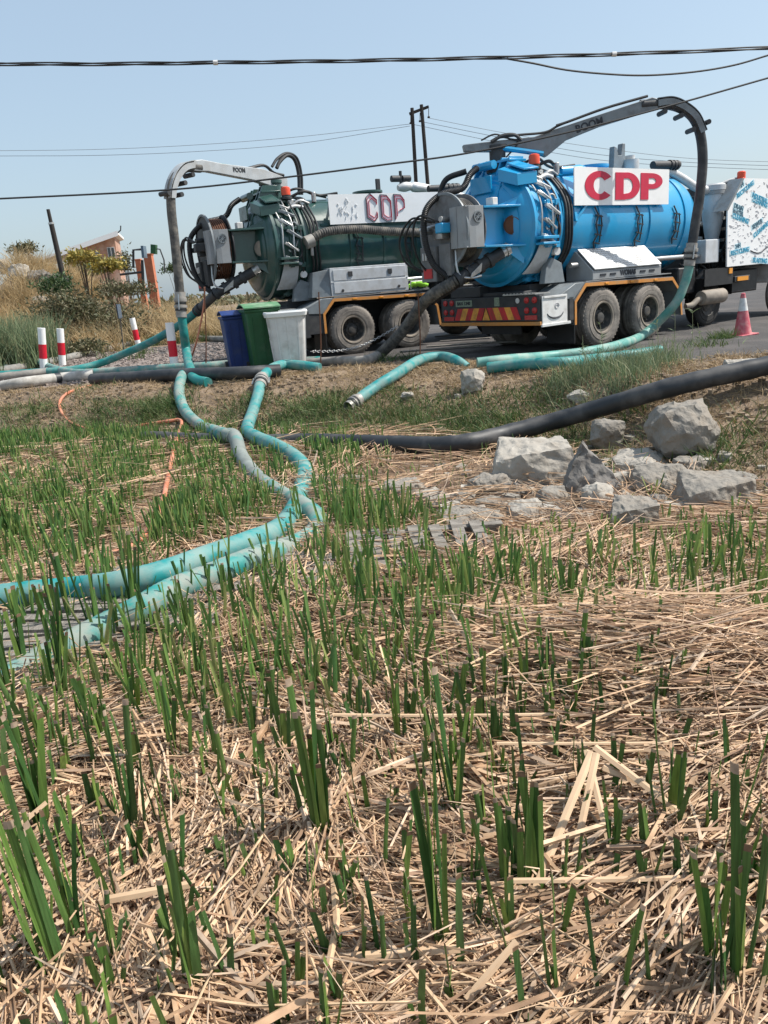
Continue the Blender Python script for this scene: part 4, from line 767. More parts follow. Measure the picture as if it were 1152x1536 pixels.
for i in range(6):
    for j in range(7):
        if random.random() < .72: x, z = -.13 + i * .045, .52 + j * .048; b.box((x, -.33 + .078 - (z - .5) * .07, z), (x + .036, -.30 + .05 - (z - .5) * .07, z + .038))
b.build('stencil_print', 'bin_print', gb)
p = aty(436, 550, 13.8); t = empty('plastic_tub', (p.x, p.y, float(terr(p.x, p.y))), .15); tag(t, 'tall white plastic tub with a thick rim, right of the green bin', 'bin'); t.scale = (1.06, 1.06, 1.04)
def sq(r, z, n=32, e=5.):
    o = []
    for k in range(n):
        a = 2 * math.pi * k / n; c, s = math.cos(a), math.sin(a); f = (abs(c) ** e + abs(s) ** e) ** (-1 / e); o.append((r * f * c, r * f * s, z))
    return o
def shell(rings, cap=True):
    b = MB(); n = len(rings[0]); V = sum(rings, []); F = [(i * n + k, i * n + (k + 1) % n, (i + 1) * n + (k + 1) % n, (i + 1) * n + k) for i in range(len(rings) - 1) for k in range(n)]
    if cap: F.append(tuple(range(n))[::-1])
    return b.add(V, F)
shell([sq(.235, .0), sq(.25, .03), sq(.315, .92), sq(.30, .92), sq(.24, .08)]).build('body', 'white_dirty', t)
shell([sq(.318, .86), sq(.345, .87), sq(.36, .93), sq(.35, .955), sq(.31, .955), sq(.305, .9)], False).build('rim', 'white', t)
b = MB()
for a in np.linspace(0, 2 * math.pi, 12, endpoint=False):
    c, s = math.cos(a), math.sin(a); f = (abs(c) ** 5 + abs(s) ** 5) ** -.2; b.bar((c * f * .252, s * f * .252, .06), (c * f * .317, s * f * .317, .86), .016, .016)
b.build('rib', 'white_dirty', t)
for i, (px, top, bot, ex, lab) in enumerate([(62, (62, 492), 557, 66, 'leftmost red and white marker post standing by the teal hoses'), (90, (90, 493), 549, 94, 'red and white marker post just right of the leftmost one'), (198, (198, 477), 524, 209, 'leaning red and white marker post on the gravel beside the small solar panel'), (257, (254, 484), 556, 263, 'red and white marker post beside the vertical teal hose')]):
    p = H(ex, bot, 0.); q = aty(top[0], top[1], p.y); d = q - p; t = empty('marker_post', p); tag(t, lab, 'marker post', 'red and white marker posts'); d_ = d
    hh = d.length; r = .088; body = MB().tube([Vector((0, 0, 0)) - d * .05, d], r, 22).build('pole', 'white', t)
    MB().tube([d * .30, d * .63], r * 1.025, 22, False).build('red_band', 'post_red', t); MB().tube([d * .985, d * 1.0], [r * 1.02, r * .8], 22).build('cap', 'white', t)
p = H(1114, 503, 0.); t = empty('traffic_cone', p, .3); tag(t, 'faded pink traffic cone with white collar beside the tanker', 'traffic cone'); t.rotation_euler = (0, math.radians(-3), .3); t.scale = (.8, .8, .8)
MB().lathe([(0, .20), (.04, .185), (.52, .105)], (0, 0, .03), (0, 0, 1), 28).build('lower_cone', 'cone_pink', t); MB().lathe([(.521, .1055), (.80, .062)], (0, 0, .03), (0, 0, 1), 28).build('white_collar', 'white_dirty', t)
MB().lathe([(.801, .061), (.90, .045), (.91, .03), (.90, 0)], (0, 0, .03), (0, 0, 1), 28).build('tip', 'cone_pink', t); MB().box((-.24, -.24, 0), (.24, .24, .035)).build('base', 'cone_pink', t, bev=.01)
# high-visibility vest and rail clutter near the green truck
p = W_('g', (1.66, .1, 1.27)); b = MB()
for i in range(7): b.tube(catmull([Vector((random.uniform(-.2, .0), random.uniform(-.1, .1), .03)), Vector((random.uniform(-.1, .1), random.uniform(-.1, .1), .09)), Vector((random.uniform(.05, .25), random.uniform(-.1, .1), .03))], 5), .035, 8)
tag(b.build('safety_vest', 'hivis', origin=(0, 0, 0)), 'crumpled lime safety vest lying on the green truck mudguard', 'vest').location = p
# stakes and chain
for i, (px, py, bt, Y, lab) in enumerate([(627, 440, 540, 13.3, 'thin rusty stake in front of the ribbed suction hose'), (478, 438, 548, 13.4, 'thin dark stake left of the green truck rear wheels'), (306, 432, 545, 15.6, 'thin stake below the green truck hose reel')]):
    a = aty(px, py, Y); c = aty(px + 3, bt, Y); b = MB().tube(catmull([c, a.lerp(c, .6) + Vector((.015, 0, 0)), a], 4), .012, 6); tag(b.build('stake', 'rust', origin=c), lab, 'stake')
a, c = aty(468, 527, 14.3), aty(598, 488, 14.6); b = MB(); n = 38
for i in range(n):
    t0 = i / n; p = a.lerp(c, t0) - Vector((0, 0, .16 * math.sin(math.pi * t0))); d = (c - a).normalized(); e = Vector((0, 0, 1)) if i % 2 else Vector((0, 1, 0))
    b.tube([p + d * .03 * math.cos(x) + e * .018 * math.sin(x) for x in np.linspace(0, 2 * math.pi, 9)], .006, 5, False)
tag(b.build('chain', 'steel', origin=a), 'sagging steel chain hung in front of the green truck wheels', 'chain')
# broken boards behind the blue truck
for i, (x0, y0, x1, y1, w_) in enumerate([(652, 505, 720, 500, .12), (660, 512, 735, 507, .10), (640, 520, 760, 512, .14), (690, 503, 735, 498, .08), (600, 528, 720, 518, .12), (700, 516, 775, 512, .1)]):
    a, c = H(x0, y0, .05 + .02 * i), H(x1, y1, .05 + .02 * i); b = MB().bar(a, c, w_, .03); tag(b.build('timber_board', 'wood_grey', bev=.004, origin=a), ['short weathered board nearest the green truck wheel', 'weathered board below the chevron bumper', 'long grey board under the blue truck rear', 'splintered board end under the orange bumper bar', 'long board on the ground left of the blue truck', 'dark board lying furthest under the blue truck'][i], 'board', 'boards on the ground behind the blue truck')

# ------------------------------------------------------------------ rocks
def rock(px, py, wpx, hpx, m, label, seed, deep=.8, n=24, e=3.2, sink=.16, Yoff=0., tall=1., cat='rock', name='rock', tilt=0., pts=None, group='rocks in the pile'):
    rnd = random.Random(seed); p = hit(px, py + hpx * .50, 0.); D = p.y; s = D / FPX * 1.03; wx, hz = wpx * s * 1.1, hpx * s * tall * 1.1; bm = bmesh.new()
    for i in range(n):
        a, h = rnd.uniform(0, 6.283), rnd.uniform(-1, 1); v = Vector((math.cos(a) * math.sqrt(1 - h * h), math.sin(a) * math.sqrt(1 - h * h), h)); f = (abs(v.x) ** e + abs(v.y) ** e + abs(v.z) ** e) ** (-1 / e); v *= f * rnd.uniform(.86, 1.04)
        bm.verts.new((v.x * wx / 2, v.y * wx / 2 * deep, v.z * hz / 2))
    if pts:
        bmesh.ops.delete(bm, geom=bm.verts[:], context='VERTS')
        for x, y, z in pts: bm.verts.new((x * wx / 2, y * wx / 2 * deep, z * hz / 2))
    r = bmesh.ops.convex_hull(bm, input=bm.verts[:]); bmesh.ops.delete(bm, geom=list({g for g in list(r['geom_interior']) + list(r['geom_unused']) if isinstance(g, bmesh.types.BMVert)}), context='VERTS')
    bmesh.ops.triangulate(bm, faces=bm.faces[:]); big = min(wx, hz)
    for _ in range(5):
        ed = [e for e in bm.edges if e.calc_length() > big * .075]
        if ed: bmesh.ops.subdivide_edges(bm, edges=ed, cuts=1, use_grid_fill=False); bmesh.ops.triangulate(bm, faces=bm.faces[:])
    bm.normal_update(); o = Vector((seed * 3.7, seed * 1.3, 0))
    for v in bm.verts:
        q = v.co / big; f = noise.noise(q * 2.0 + o) * .07 + (abs(noise.noise(q * 4. + o)) - .2) * -.07 + noise.noise(q * 9 + o) * .03 + noise.noise(q * 19 + o) * .014; v.co += v.normal * f * big
    me = bpy.data.meshes.new('rock'); bm.to_mesh(me); bm.free(); me.polygons.foreach_set('use_smooth', [True] * len(me.polygons)); me.set_sharp_from_angle(angle=math.radians(32))
    ob = link(name, me, m); ob.location = (p.x, p.y + Yoff - .06, p.z + hz * (.5 - sink) - .02); ob.rotation_euler = (0, math.radians(tilt), rnd.uniform(-.25, .25)); tag(ob, label, cat, group); return ob
slab = [(-1, -.8, -.9), (1, -.9, -.9), (.9, .8, -.9), (-.9, .9, -.9), (-.85, -.75, .5), (.95, -.6, .85), (.9, .8, .9), (-.6, .9, 1.), (-.3, -.9, .75), (.2, -1.0, -.2)]
tri = [(-1, -.6, -1), (1, -.7, -1), (.9, .8, -1), (-.9, .8, -1), (-.25, -.25, 1.05), (-.05, .5, .95), (.75, .1, -.1), (-.7, -.5, .35), (.1, -.95, -.3), (.55, -.6, .05)]
for i, (px, py, w_, h, m, lab, kw) in enumerate([
    (792, 686, 112, 72, 'rock_pale', 'broad pale block rock at the left of the pile under the black pipe', dict(pts=slab)),
    (880, 692, 94, 100, 'rock_dark', 'tall dark pointed rock standing in the middle of the pile', dict(pts=tri, deep=.7)),
    (1018, 630, 98, 84, 'rock', 'big rounded boulder beneath the black pipe at the top of the pile', dict(deep=.9, n=60, e=2.3)),
    (908, 644, 54, 48, 'rock', 'small rock wedged between the black pipe and the pointed rock', {}),
    (894, 738, 50, 52, 'rock_pale', 'small angular rock in front of the pointed rock', {}),
    (944, 766, 70, 68, 'rock', 'upright grey rock at the front of the pile beside the reeds', dict(pts=slab)),
    (986, 708, 88, 52, 'rock', 'rounded grey rock right of the pointed rock', dict(deep=.9, n=50, e=2.5)),
    (1060, 732, 104, 66, 'rock', 'wide grey rock at the right end of the pile', dict(pts=slab)),
    (962, 682, 92, 30, 'rock_pale', 'flat slab rock lying behind the pointed rock', dict(deep=1.2)),
    (1006, 758, 66, 40, 'rock_pale', 'low pale rock between the upright rock and the wide rock', {}),
    (600, 728, 80, 36, 'rock', 'low flat rock half buried at the foot of the bank left of the pile', dict(sink=.14)),
    (786, 756, 56, 36, 'rock_pale', 'small pale rock in front of the broad block rock', {}),
    (708, 566, 36, 36, 'rock_pale', 'single pale angular stone on the bank crest beside the hose end', {}),
    (700, 768, 100, 28, 'rock', 'flat grey slab at the left foot of the rock pile', dict(sink=.15, deep=1.1)),
    (736, 718, 66, 36, 'rock', 'dusty rock just below the left end of the pile', dict(sink=.14)),
    (1104, 712, 44, 26, 'rock', 'small rock at the far right of the pile', {}),
    (1112, 548, 60, 26, 'rock_pale', 'grey broken concrete lump behind the black pipe at the right edge', dict(pts=slab, deep=.6)),
    (610, 590, 20, 12, 'rock_pale', 'tiny pale stone beside the short bright hose', {}),
    (838, 772, 44, 28, 'rock_dark', 'small dark rock under the pointed rock', {}),
    (735, 748, 48, 26, 'rock', 'low stone between the flat slab and the broad block', dict(sink=.14)),
    (1000, 790, 60, 24, 'rock', 'low stone at the front right among the reeds', dict(sink=.14)),
    (655, 745, 50, 22, 'rock', 'small flat stone at the foot of the bank', dict(sink=.14)),
    (1045, 775, 48, 24, 'rock', 'small stone below the wide rock at the right', dict(sink=.14)),
    (688, 590, 14, 9, 'rock', 'pebble on the bank below the angular stone', {}),
    (830, 735, 52, 34, 'rock', 'squat rock below the broad block and beside the pointed rock', {}),
    (925, 712, 44, 34, 'rock_pale', 'pale wedge between the pointed rock and the rounded rock', {}),
    (870, 768, 40, 30, 'rock_pale', 'pale small rock left of the upright rock', {}),
    (1085, 762, 52, 34, 'rock_pale', 'pale low rock at the lower right corner of the pile', {}),
    (1030, 690, 50, 30, 'rock', 'grey rock just below the big rounded boulder', {}),
    (760, 730, 44, 28, 'rock_dark', 'dark stone under the left corner of the broad block', {}),
    (640, 735, 60, 24, 'rock_pale', 'pale slab at the foot of the bank, left of the rubble', {}),
    (690, 742, 46, 24, 'rock', 'grey stone midway between the pale slab and the pile', {}),
    (575, 745, 40, 18, 'rock', 'flat stone furthest left at the bank foot', {}),
    (975, 742, 40, 30, 'rock_dark', 'dark stone behind the low pale rock', {}),
    (725, 785, 60, 20, 'rock_pale', 'pale flat slab in front of the pile at left', {}),
    (865, 590, 30, 20, 'rock_pale', 'small pale stone in the grass above the black pipe', {}),
    ]): rock(px, py, w_, h, m, lab, 31 + i * 7, **kw)
for i, (px, py, w_, h, lab) in enumerate([(32, 408, 34, 30, 'dark boulder on the rubble heap at far left'), (62, 418, 44, 34, 'grey boulder in the middle of the rubble heap'), (88, 425, 46, 40, 'pale grey boulder at the right of the rubble heap'), (8, 398, 26, 24, 'pinkish boulder at the left edge of the rubble heap'), (72, 394, 24, 22, 'small pale stone on top of the rubble heap'), (46, 390, 30, 26, 'shaded boulder behind the top of the rubble heap'), (60, 452, 40, 22, 'low stone at the base of the rubble heap'), (98, 452, 30, 18, 'small stone at the right base of the rubble heap')]):
    rock(px, py, w_ * .8, h * .8, ('rock_pale', 'rock_dark', 'rock')[i % 3], lab, 300 + i * 5, group='boulders of the rubble heap')

# ------------------------------------------------------------------ pallets
PAL = []
def pallet(px, py, off, rz, n, label, L=1.2, D=1.0, seed=1, rx=0.):
    rnd = random.Random(seed); p = hit(px, py, off); t = empty('timber_pallet', (p.x, p.y, p.z - .11), rz); PAL.append((p.x, p.y, rz, L / 2, D / 2)); t.rotation_euler = (rx, 0, rz); tag(t, label, 'pallet', 'timber pallets laid over the marsh')
    for y in (-.44, 0, .44): MB().box((-L / 2, y * D - .03, .0), (L / 2, y * D + .03, .085)).build('bearer', 'wood_grey', t, bev=.004)
    base = MB().box((-.045, -D / 2, -.011), (.045, D / 2, .011)).mesh('slat', 'wood_grey')
    for i in range(n):
        if rnd.random() < .06: continue
        s = link('slat', base, None, t, (-L / 2 + .05 + (L - .1) * i / (n - 1), rnd.uniform(-.03, .03), .0985 + rnd.uniform(0, .006))); s.rotation_euler = (rnd.uniform(-.012, .012), rnd.uniform(-.03, .03), rnd.uniform(-.04, .04)); s.scale = (rnd.uniform(.8, 1.15), 1, 1)
    return t
pallet(40, 925, .15, math.pi / 2 + .1, 9, 'grey weathered pallet at the left edge under the teal hose', 1.1, 1.2, 3)
pallet(215, 888, .15, math.pi / 2 - .12, 9, 'grey weathered pallet under the end of the dusty hose', 1.0, 1.2, 4)
pallet(372, 862, .13, math.pi / 2 - .2, 8, 'grey weathered pallet beneath the two hoses where they cross', .9, 1.0, 5)
pallet(30, 985, .14, math.pi / 2 + .05, 8, 'pale pallet at the left edge sunk among the nearest reeds', .9, 1.0, 6)
pallet(645, 814, .155, .06, 8, 'broken pallet lying in the reeds below the rock pile', 1.12, .62, 9, .16)

# ------------------------------------------------------------------ left background
p = aty(148, 430, 48); hz = terr(p.x, p.y)
def house():
    Y = 48; a, c = aty(110, 440, Y), aty(177, 440, Y); zl, zr_ = aty(112, 378, Y).z, aty(175, 352, Y).z; t = empty('house', (a.x, Y, 0), .22); tag(t, 'pink brick house with white sloping roof behind the bushes at left', 'house')
    w_ = (c.x - a.x) * 1.08; d = 4.
    wl = MB().hexa([(0, 0, 0), (w_, 0, 0), (w_, d, 0), (0, d, 0), (0, 0, zl), (w_, 0, zr_), (w_, d, zr_), (0, d, zl)]).build('wall', 'brick', t)
    s = (zr_ - zl) / w_; f = lambda x: zl + s * x
    MB().hexa([(-1.3, -.5, f(-1.3)), (w_ + .25, -.5, f(w_ + .25)), (w_ + .25, d + .6, f(w_ + .25)), (-1.3, d + .6, f(-1.3)), (-1.3, -.5, f(-1.3) + .14), (w_ + .25, -.5, f(w_ + .25) + .14), (w_ + .25, d + .6, f(w_ + .25) + .14), (-1.3, d + .6, f(-1.3) + .14)]).build('roof', 'roof', t)
    MB().hexa([(-.2, -.56, f(-.2) - .12), (w_ + .27, -.56, f(w_ + .27) - .12), (w_ + .27, -.505, f(w_ + .27) - .12), (-.2, -.505, f(-.2) - .12), (-.2, -.56, f(-.2) + .16), (w_ + .27, -.56, f(w_ + .27) + .16), (w_ + .27, -.505, f(w_ + .27) + .16), (-.2, -.505, f(-.2) + .16)]).build('fascia', 'white', t)
    for px, py, ww, wh in ((164, 378, .42, .6), (140, 380, .55, .16)):
        q = aty(px, py, Y); x, z = q.x - a.x, q.z; wn = MB().box((x - ww / 2, -.05, z - wh / 2), (x + ww / 2, -.005, z + wh / 2)).build('window', 'white_dirty', t); b = MB()
        for k in range(2): b.box((x - ww / 2 + .04 + k * ww / 2, -.07, z - wh / 2 + .04), (x - .03 + k * ww / 2, -.052, z + wh / 2 - .04))
        b.build('pane', 'glass', wn)
    MB().tube([(w_ + .1, -.4, f(w_)), (w_ + .45, -.4, f(w_) + .25), (w_ + .5, -.4, f(w_) + .5)], .04, 6).build('bracket_lamp', 'dark', t)
house()
a, c = aty(72, 314, 29), aty(97, 425, 29); b = MB().tube([c, a.lerp(c, .18), a.lerp(c, .17), a], [.10, .085, .065, .06], 12); pb = tag(b.build('leaning_pole', 'wood_pole', origin=c), 'black leaning pole rising out of the bushes at far left', 'pole'); MB().tube([(a - c) * .80, (a - c) * .825], .1, 12).build('clamp', 'steel', pb)
def pillar(px0, px1, pt, pb_, Y, label):
    a, c, d = aty(px0, pb_, Y), aty(px1, pb_, Y), aty((px0 + px1) / 2, pt, Y); t = empty('brick_pillar', ((a.x + c.x) / 2, Y, 0)); tag(t, label, 'pillar', 'orange gate pillars'); w_ = (c.x - a.x) / 2
    MB().box((-w_, -w_, -.05), (w_, w_, d.z)).build('shaft', 'terracotta', t, bev=.01); MB().box((-w_ * 1.15, -w_ * 1.15, d.z), (w_ * 1.15, w_ * 1.15, d.z + .06)).build('cap', 'terracotta', t, bev=.01)
pillar(226, 238, 382, 445, 34, 'orange gate pillar on the right beside the vertical hose'); pillar(212, 220, 390, 445, 35, 'narrow orange gate pillar on the left of the pair')
t = empty('lamp_frame', aty(205, 440, 33)); o = t.location.copy(); tag(t, 'black metal frame carrying a floodlight before the orange pillars', 'lamp frame'); q = lambda px, py: aty(px, py, 33) - o
MB().tube([q(200, 402), q(200, 375), q(213, 374)], .05, 6).tube([q(216, 444), q(213, 390)], .06, 6).tube([q(180, 412), q(214, 408)], .05, 6).tube([q(228, 372), q(240, 374), q(246, 390), q(247, 408)], .03, 6).build('frame', 'dark', t); MB().bar(q(215, 369), q(217, 387), .45, .1).build('floodlight', 'solar', t); MB().bar(q(231, 367), q(231, 381), .3, .2).build('lamp_head', 'bin_green', t)
t = empty('solar_light', aty(186, 528, 21)); o = t.location.copy(); tag(t, 'small dark solar panel on a thin stake above the gravel', 'solar light'); q = lambda px, py: aty(px, py, 21) - o
MB().tube([q(186, 528), q(180, 475)], .014, 6).build('stake', 'dark', t); MB().bar(q(177, 457), q(180, 477), .30, .04).build('panel', 'solar', t, bev=.005); MB().bar(q(176.4, 456), q(180.4, 478), .33, .025).build('panel_frame', 'dark', t)

# ------------------------------------------------------------------ power lines
def wire(P, Y, r, m, label, name='overhead_wire'):
    Q = catmull([aty(px, py, Y) for px, py in P], 6); return tag(MB().tube(Q, r, 6).build(name, m, origin=Q[0]), label, 'cable')
base = catmull([aty(px, py, 10.) for px, py in [(-120, 96), (0, 96), (160, 96), (320, 94), (480, 92), (640, 89), (800, 85), (960, 80), (1152, 72), (1280, 66)]], 24)
tw = None
for k in range(3):
    Q = []
    for i, p in enumerate(base): a = i * .11 + k * 2.094; Q.append(p + Vector((0, math.cos(a) * .014, math.sin(a) * .015)))
    b = MB().tube(Q, .0085, 6)
    if k == 0: tw = tag(b.build('twisted_cable', 'wire'), 'thick twisted black cable bundle crossing the top of the sky', 'cable')
    else: b.build('strand', 'wire', tw)
b = MB()
for px in (320, 915):
    i = min(range(len(base)), key=lambda j: abs(base[j].x - aty(px, 90, 10).x)); b.tube([base[i], base[min(i + 1, len(base) - 1)]], .026, 10)
b.build('cable_clip', 'white_dirty', tw)
wire([(760, 88), (800, 95), (850, 105), (910, 111), (970, 113), (1040, 108), (1100, 98), (1152, 83), (1220, 62)], 10.1, .011, 'wire', 'thin black wire sagging just below the twisted cable at top right')
wire([(-80, 301), (0, 298), (250, 285), (420, 267), (576, 247), (700, 230), (850, 199), (1000, 160), (1152, 117), (1260, 86)], 11, .0125, 'wire', 'single black wire slanting across both booms')
Y = 62; a0, b0 = aty(618, 162, Y), aty(632, 157, Y); a1, b1 = aty(627, 330, Y), aty(646, 330, Y)
ex = lambda p, q: (Vector(p) + (Vector(q) - Vector(p)) * ((-.1 - p.z) / (q.z - p.z)))
t = empty('pylon', ex(a0, a1)); o = t.location.copy(); tag(t, 'distant twin wooden power pole with crossarm behind the trucks', 'power pole')
for p, q in ((a0, a1), (b0, b1)): MB().tube([ex(p, q) - o, p - o], [.17, .13], 10).build('pole', 'wood_pole', t)
u, v = aty(614, 171, Y), aty(643, 160, Y); MB().bar(u - o, v - o, .16, .18).build('crossarm', 'wood_pole', t)
for px, py, d in ((616, 172, 14), (630, 169, 14), (643, 163, 14)): MB().tube([aty(px, py, Y) - o, aty(px, py + d - 3, Y) - o, aty(px, py + d - 2, Y) - o, aty(px + .2, py + d, Y) - o], [.025, .025, .1, .09], 8).build('insulator', 'wood_pole', t)
for P, lab in [([(-60, 226), (0, 226), (150, 224), (300, 217), (450, 205), (615, 186)], 'faint upper wire from the left sky to the twin pole'), ([(-60, 235), (0, 234), (150, 233), (300, 227), (450, 215), (615, 189)], 'faint lower wire from the left sky to the twin pole'), ([(643, 177), (760, 200), (900, 222), (1040, 238), (1200, 244)], 'faint upper wire running right from the twin pole'), ([(630, 182), (760, 208), (900, 232), (1040, 244), (1200, 250)], 'faint middle wire running right from the twin pole'), ([(617, 186), (760, 216), (900, 240), (1040, 250), (1200, 256)], 'faint lower wire running right from the twin pole')]: wire(P, Y, .016, 'hazy_wire', lab)
# ------------------------------------------------------------------ bushes and tall grass behind
def leaf_cloud(c, rx, ry, rz, n, size, clumps=14):
    cc = RNG.normal(0, 1, (clumps, 3)); cc /= np.linalg.norm(cc, axis=1)[:, None]; cc *= RNG.uniform(.35, .95, clumps)[:, None] * np.array([rx, ry, rz]); cc[:, 2] = np.abs(cc[:, 2]) * .9
    k = RNG.integers(0, clumps, n); P = cc[k] + RNG.normal(0, 1, (n, 3)) * np.array([rx, ry, rz]) * .24; P[:, 2] = np.maximum(P[:, 2], -.1)
    D = RNG.normal(0, 1, (n, 3)) + np.array([0, 0, .35]); L = size * RNG.uniform(.6, 1.4, n)
    return strands(P, D, L, L * RNG.uniform(.35, .6, n), RNG.uniform(-.2, .4, n), 2, .25)
def bush(px, py, Y, rx, rz, m, label, n=1500, size=.11, name='bush', ry=None, dens=14, stems=7):
    p = aty(px, py, Y); g = float(terr(p.x, p.y)); h = max(.3, p.z - g); t = empty(name, (p.x, p.y, g)); tag(t, label, 'bush')
    V, F = leaf_cloud(None, rx, ry or rx * .7, rz, n, size, dens); V[:, 2] += max(0, h - rz * .45); o = link('foliage', np_mesh('foliage', V, F, m), None, t); b = MB()
    for i in range(stems):
        a = random.uniform(0, 6.28); q = Vector((math.cos(a) * rx * random.uniform(.2, .7), math.sin(a) * rx * .5 * random.uniform(.2, 1), h + rz * random.uniform(-.2, .6))); b.tube(catmull([(q.x * .1, q.y * .1, -.05), (q.x * .4, q.y * .3, q.z * .5), q], 3), [.03, .027, .024, .02, .015, .012, .006], 5)
    b.build('stem', 'twig', t); return t
bush(140, 470, 27, 2.0, .95, 'leaf_olive', 'large olive bush in the middle of the left background', 5200, .10, dens=34, stems=14)
bush(100, 455, 26, 1.0, .75, 'leaf_olive', 'green bush just right of the rubble heap', 2200, .10, dens=20)
bush(86, 424, 27, .75, .45, 'leaf', 'small dark green tree on a thin stem before the rubble heap', 1300, .10, 'small_tree', stems=3)
bush(112, 518, 23.5, .9, .35, 'leaf_olive', 'low pale green bush behind the marker posts', 1300, .09)
bush(205, 490, 28, 1.0, .5, 'leaf_brown', 'brown withered shrub beside the solar panel stake', 1500, .09)
bush(245, 488, 28, .8, .5, 'leaf_brown', 'brown withered shrub left of the vertical hose', 1200, .09)
bush(165, 490, 27.5, 1.1, .6, 'leaf_olive', 'dark olive shrub beneath the large olive bush', 2200, .09, dens=20)
bush(178, 430, 30, 1.2, .5, 'leaf_olive', 'sparse olive shrub in front of the orange pillars', 1500, .10, dens=20)
bush(122, 383, 30.5, .7, .4, 'leaf_yellow', 'yellow leafed shrub in front of the house roof edge', 420, .15)
bush(157, 394, 30.5, .6, .4, 'leaf_yellow', 'yellow leafed shrub against the pink house wall', 380, .15)
bush(132, 402, 35, .7, .45, 'leaf', 'dark green shrub below the yellow leafed shrubs', 800, .13)
bush(187, 390, 44, .5, .9, 'leaf_olive', 'thin sparse shrub right of the house', 350, .15)
bush(36, 372, 33, .7, .3, 'leaf_olive', 'olive shrub on top of the rubble heap', 900, .10)
bush(270, 470, 32, 1.3, .5, 'leaf_olive', 'low olive shrub seen behind the vertical hose', 1500, .10)
bush(262, 400, 55, .8, .5, 'leaf', 'dark far shrub peeking left of the green truck reel', 400, .16)
bush(1146, 410, 60, 3., 1.2, 'leaf', 'far dark trees behind the blue truck panel', 900, .3)
def tuft_stuff(name, pts, h, w_, m, label, lean=.25, bend=.35, taper=.12, segs=3, cat='grass', top=True):
    pts = np.asarray(pts, float); n = len(pts); z = terr(pts[:, 0], pts[:, 1]); P = np.stack([pts[:, 0], pts[:, 1], z - .02], 1); D = np.stack([RNG.normal(0, lean, n), RNG.normal(0, lean, n), np.ones(n)], 1); L = h * RNG.uniform(.55, 1.25, n)
    a = RNG.uniform(0, 6.28, n); bd = np.stack([np.cos(a), np.sin(a), -np.full(n, .5)], 1) * (bend * RNG.uniform(.2, 1.4, n))[:, None]
    V, F = strands(P, D, L, w_ * RNG.uniform(.6, 1.3, n), bd, segs, taper); o = link(name, np_mesh(name, V, F, m), None); tag(o, label, cat, kind='stuff'); return o
def around(cx, cy, sx, sy, n, clump=0):
    if not clump: return np.stack([RNG.normal(cx, sx, n), RNG.normal(cy, sy, n)], 1)
    c = np.stack([RNG.normal(cx, sx, clump), RNG.normal(cy, sy, clump)], 1); k = RNG.integers(0, clump, n); return c[k] + RNG.normal(0, .12, (n, 2))
g = lambda px, py, Y: aty(px, py, Y)
L1 = np.concatenate([around(g(px, 400, Y).x, Y, sx, .8, n, cl) for px, Y, sx, n, cl in [(30, 32.5, .9, 1900, 20), (75, 33, .9, 2200, 22), (100, 32.5, .7, 1700, 18), (20, 29, .8, 1300, 20), (60, 28.8, .8, 1300, 20), (95, 29, .8, 1000, 16), (5, 27, 1.0, 1700, 20), (35, 26, .8, 1500, 16), (70, 25, .8, 1000, 14), (225, 29, 1.6, 1700, 30), (280, 27, 1.5, 1700, 30), (320, 30, 1.6, 1400, 24), (150, 29, 2.0, 900, 20), (180, 28, 1.2, 700, 14)]])
tuft_stuff('dry_grass', L1, 1.2, .022, 'grass_gold', 'tall golden dry grass over the mound and behind the gravel at left', .3, .5)
L2 = np.concatenate([around(g(px, 520, Y).x, Y, sx, .7, n, cl) for px, Y, sx, n, cl in [(5, 20.5, .5, 900, 14), (28, 21.5, .5, 900, 14), (48, 22, .35, 500, 8), (-25, 20, .6, 600, 8)]])
tuft_stuff('tall_green_grass', L2, 1.35, .026, 'grass_blue', 'tall blue green grass at the left edge behind the hoses', .14, .28)
L3 = np.concatenate([around(g(px, 520, Y).x, Y, sx, .6, n, cl) for px, Y, sx, n, cl in [(120, 26.5, 1.6, 1300, 26), (230, 27.5, 1.2, 700, 14), (172, 21.5, .3, 120, 4), (290, 27, 1.5, 700, 14)]])
tuft_stuff('verge_grass', L3, .45, .018, 'grass', 'mixed green grass at the far edge of the gravel', .3, .4)
# far scrub along the horizon
n = 9000; xs = RNG.uniform(-160, 200, n); ys = RNG.uniform(120, 210, n); hh = .6 + 1.6 * (np.sin(xs * .21) * np.sin(xs * .073 + 1) * .5 + .5) ** 2
P = np.stack([xs, ys, RNG.uniform(0, 1, n) * hh], 1); V, F = strands(P, RNG.normal(0, 1, (n, 3)), np.full(n, 1.1), np.full(n, .6), np.zeros(n), 2, .5); tag(link('far_scrub', np_mesh('far_scrub', V, F, 'leaf_olive'), None), 'low scrub along the distant horizon', 'scrub', kind='stuff')

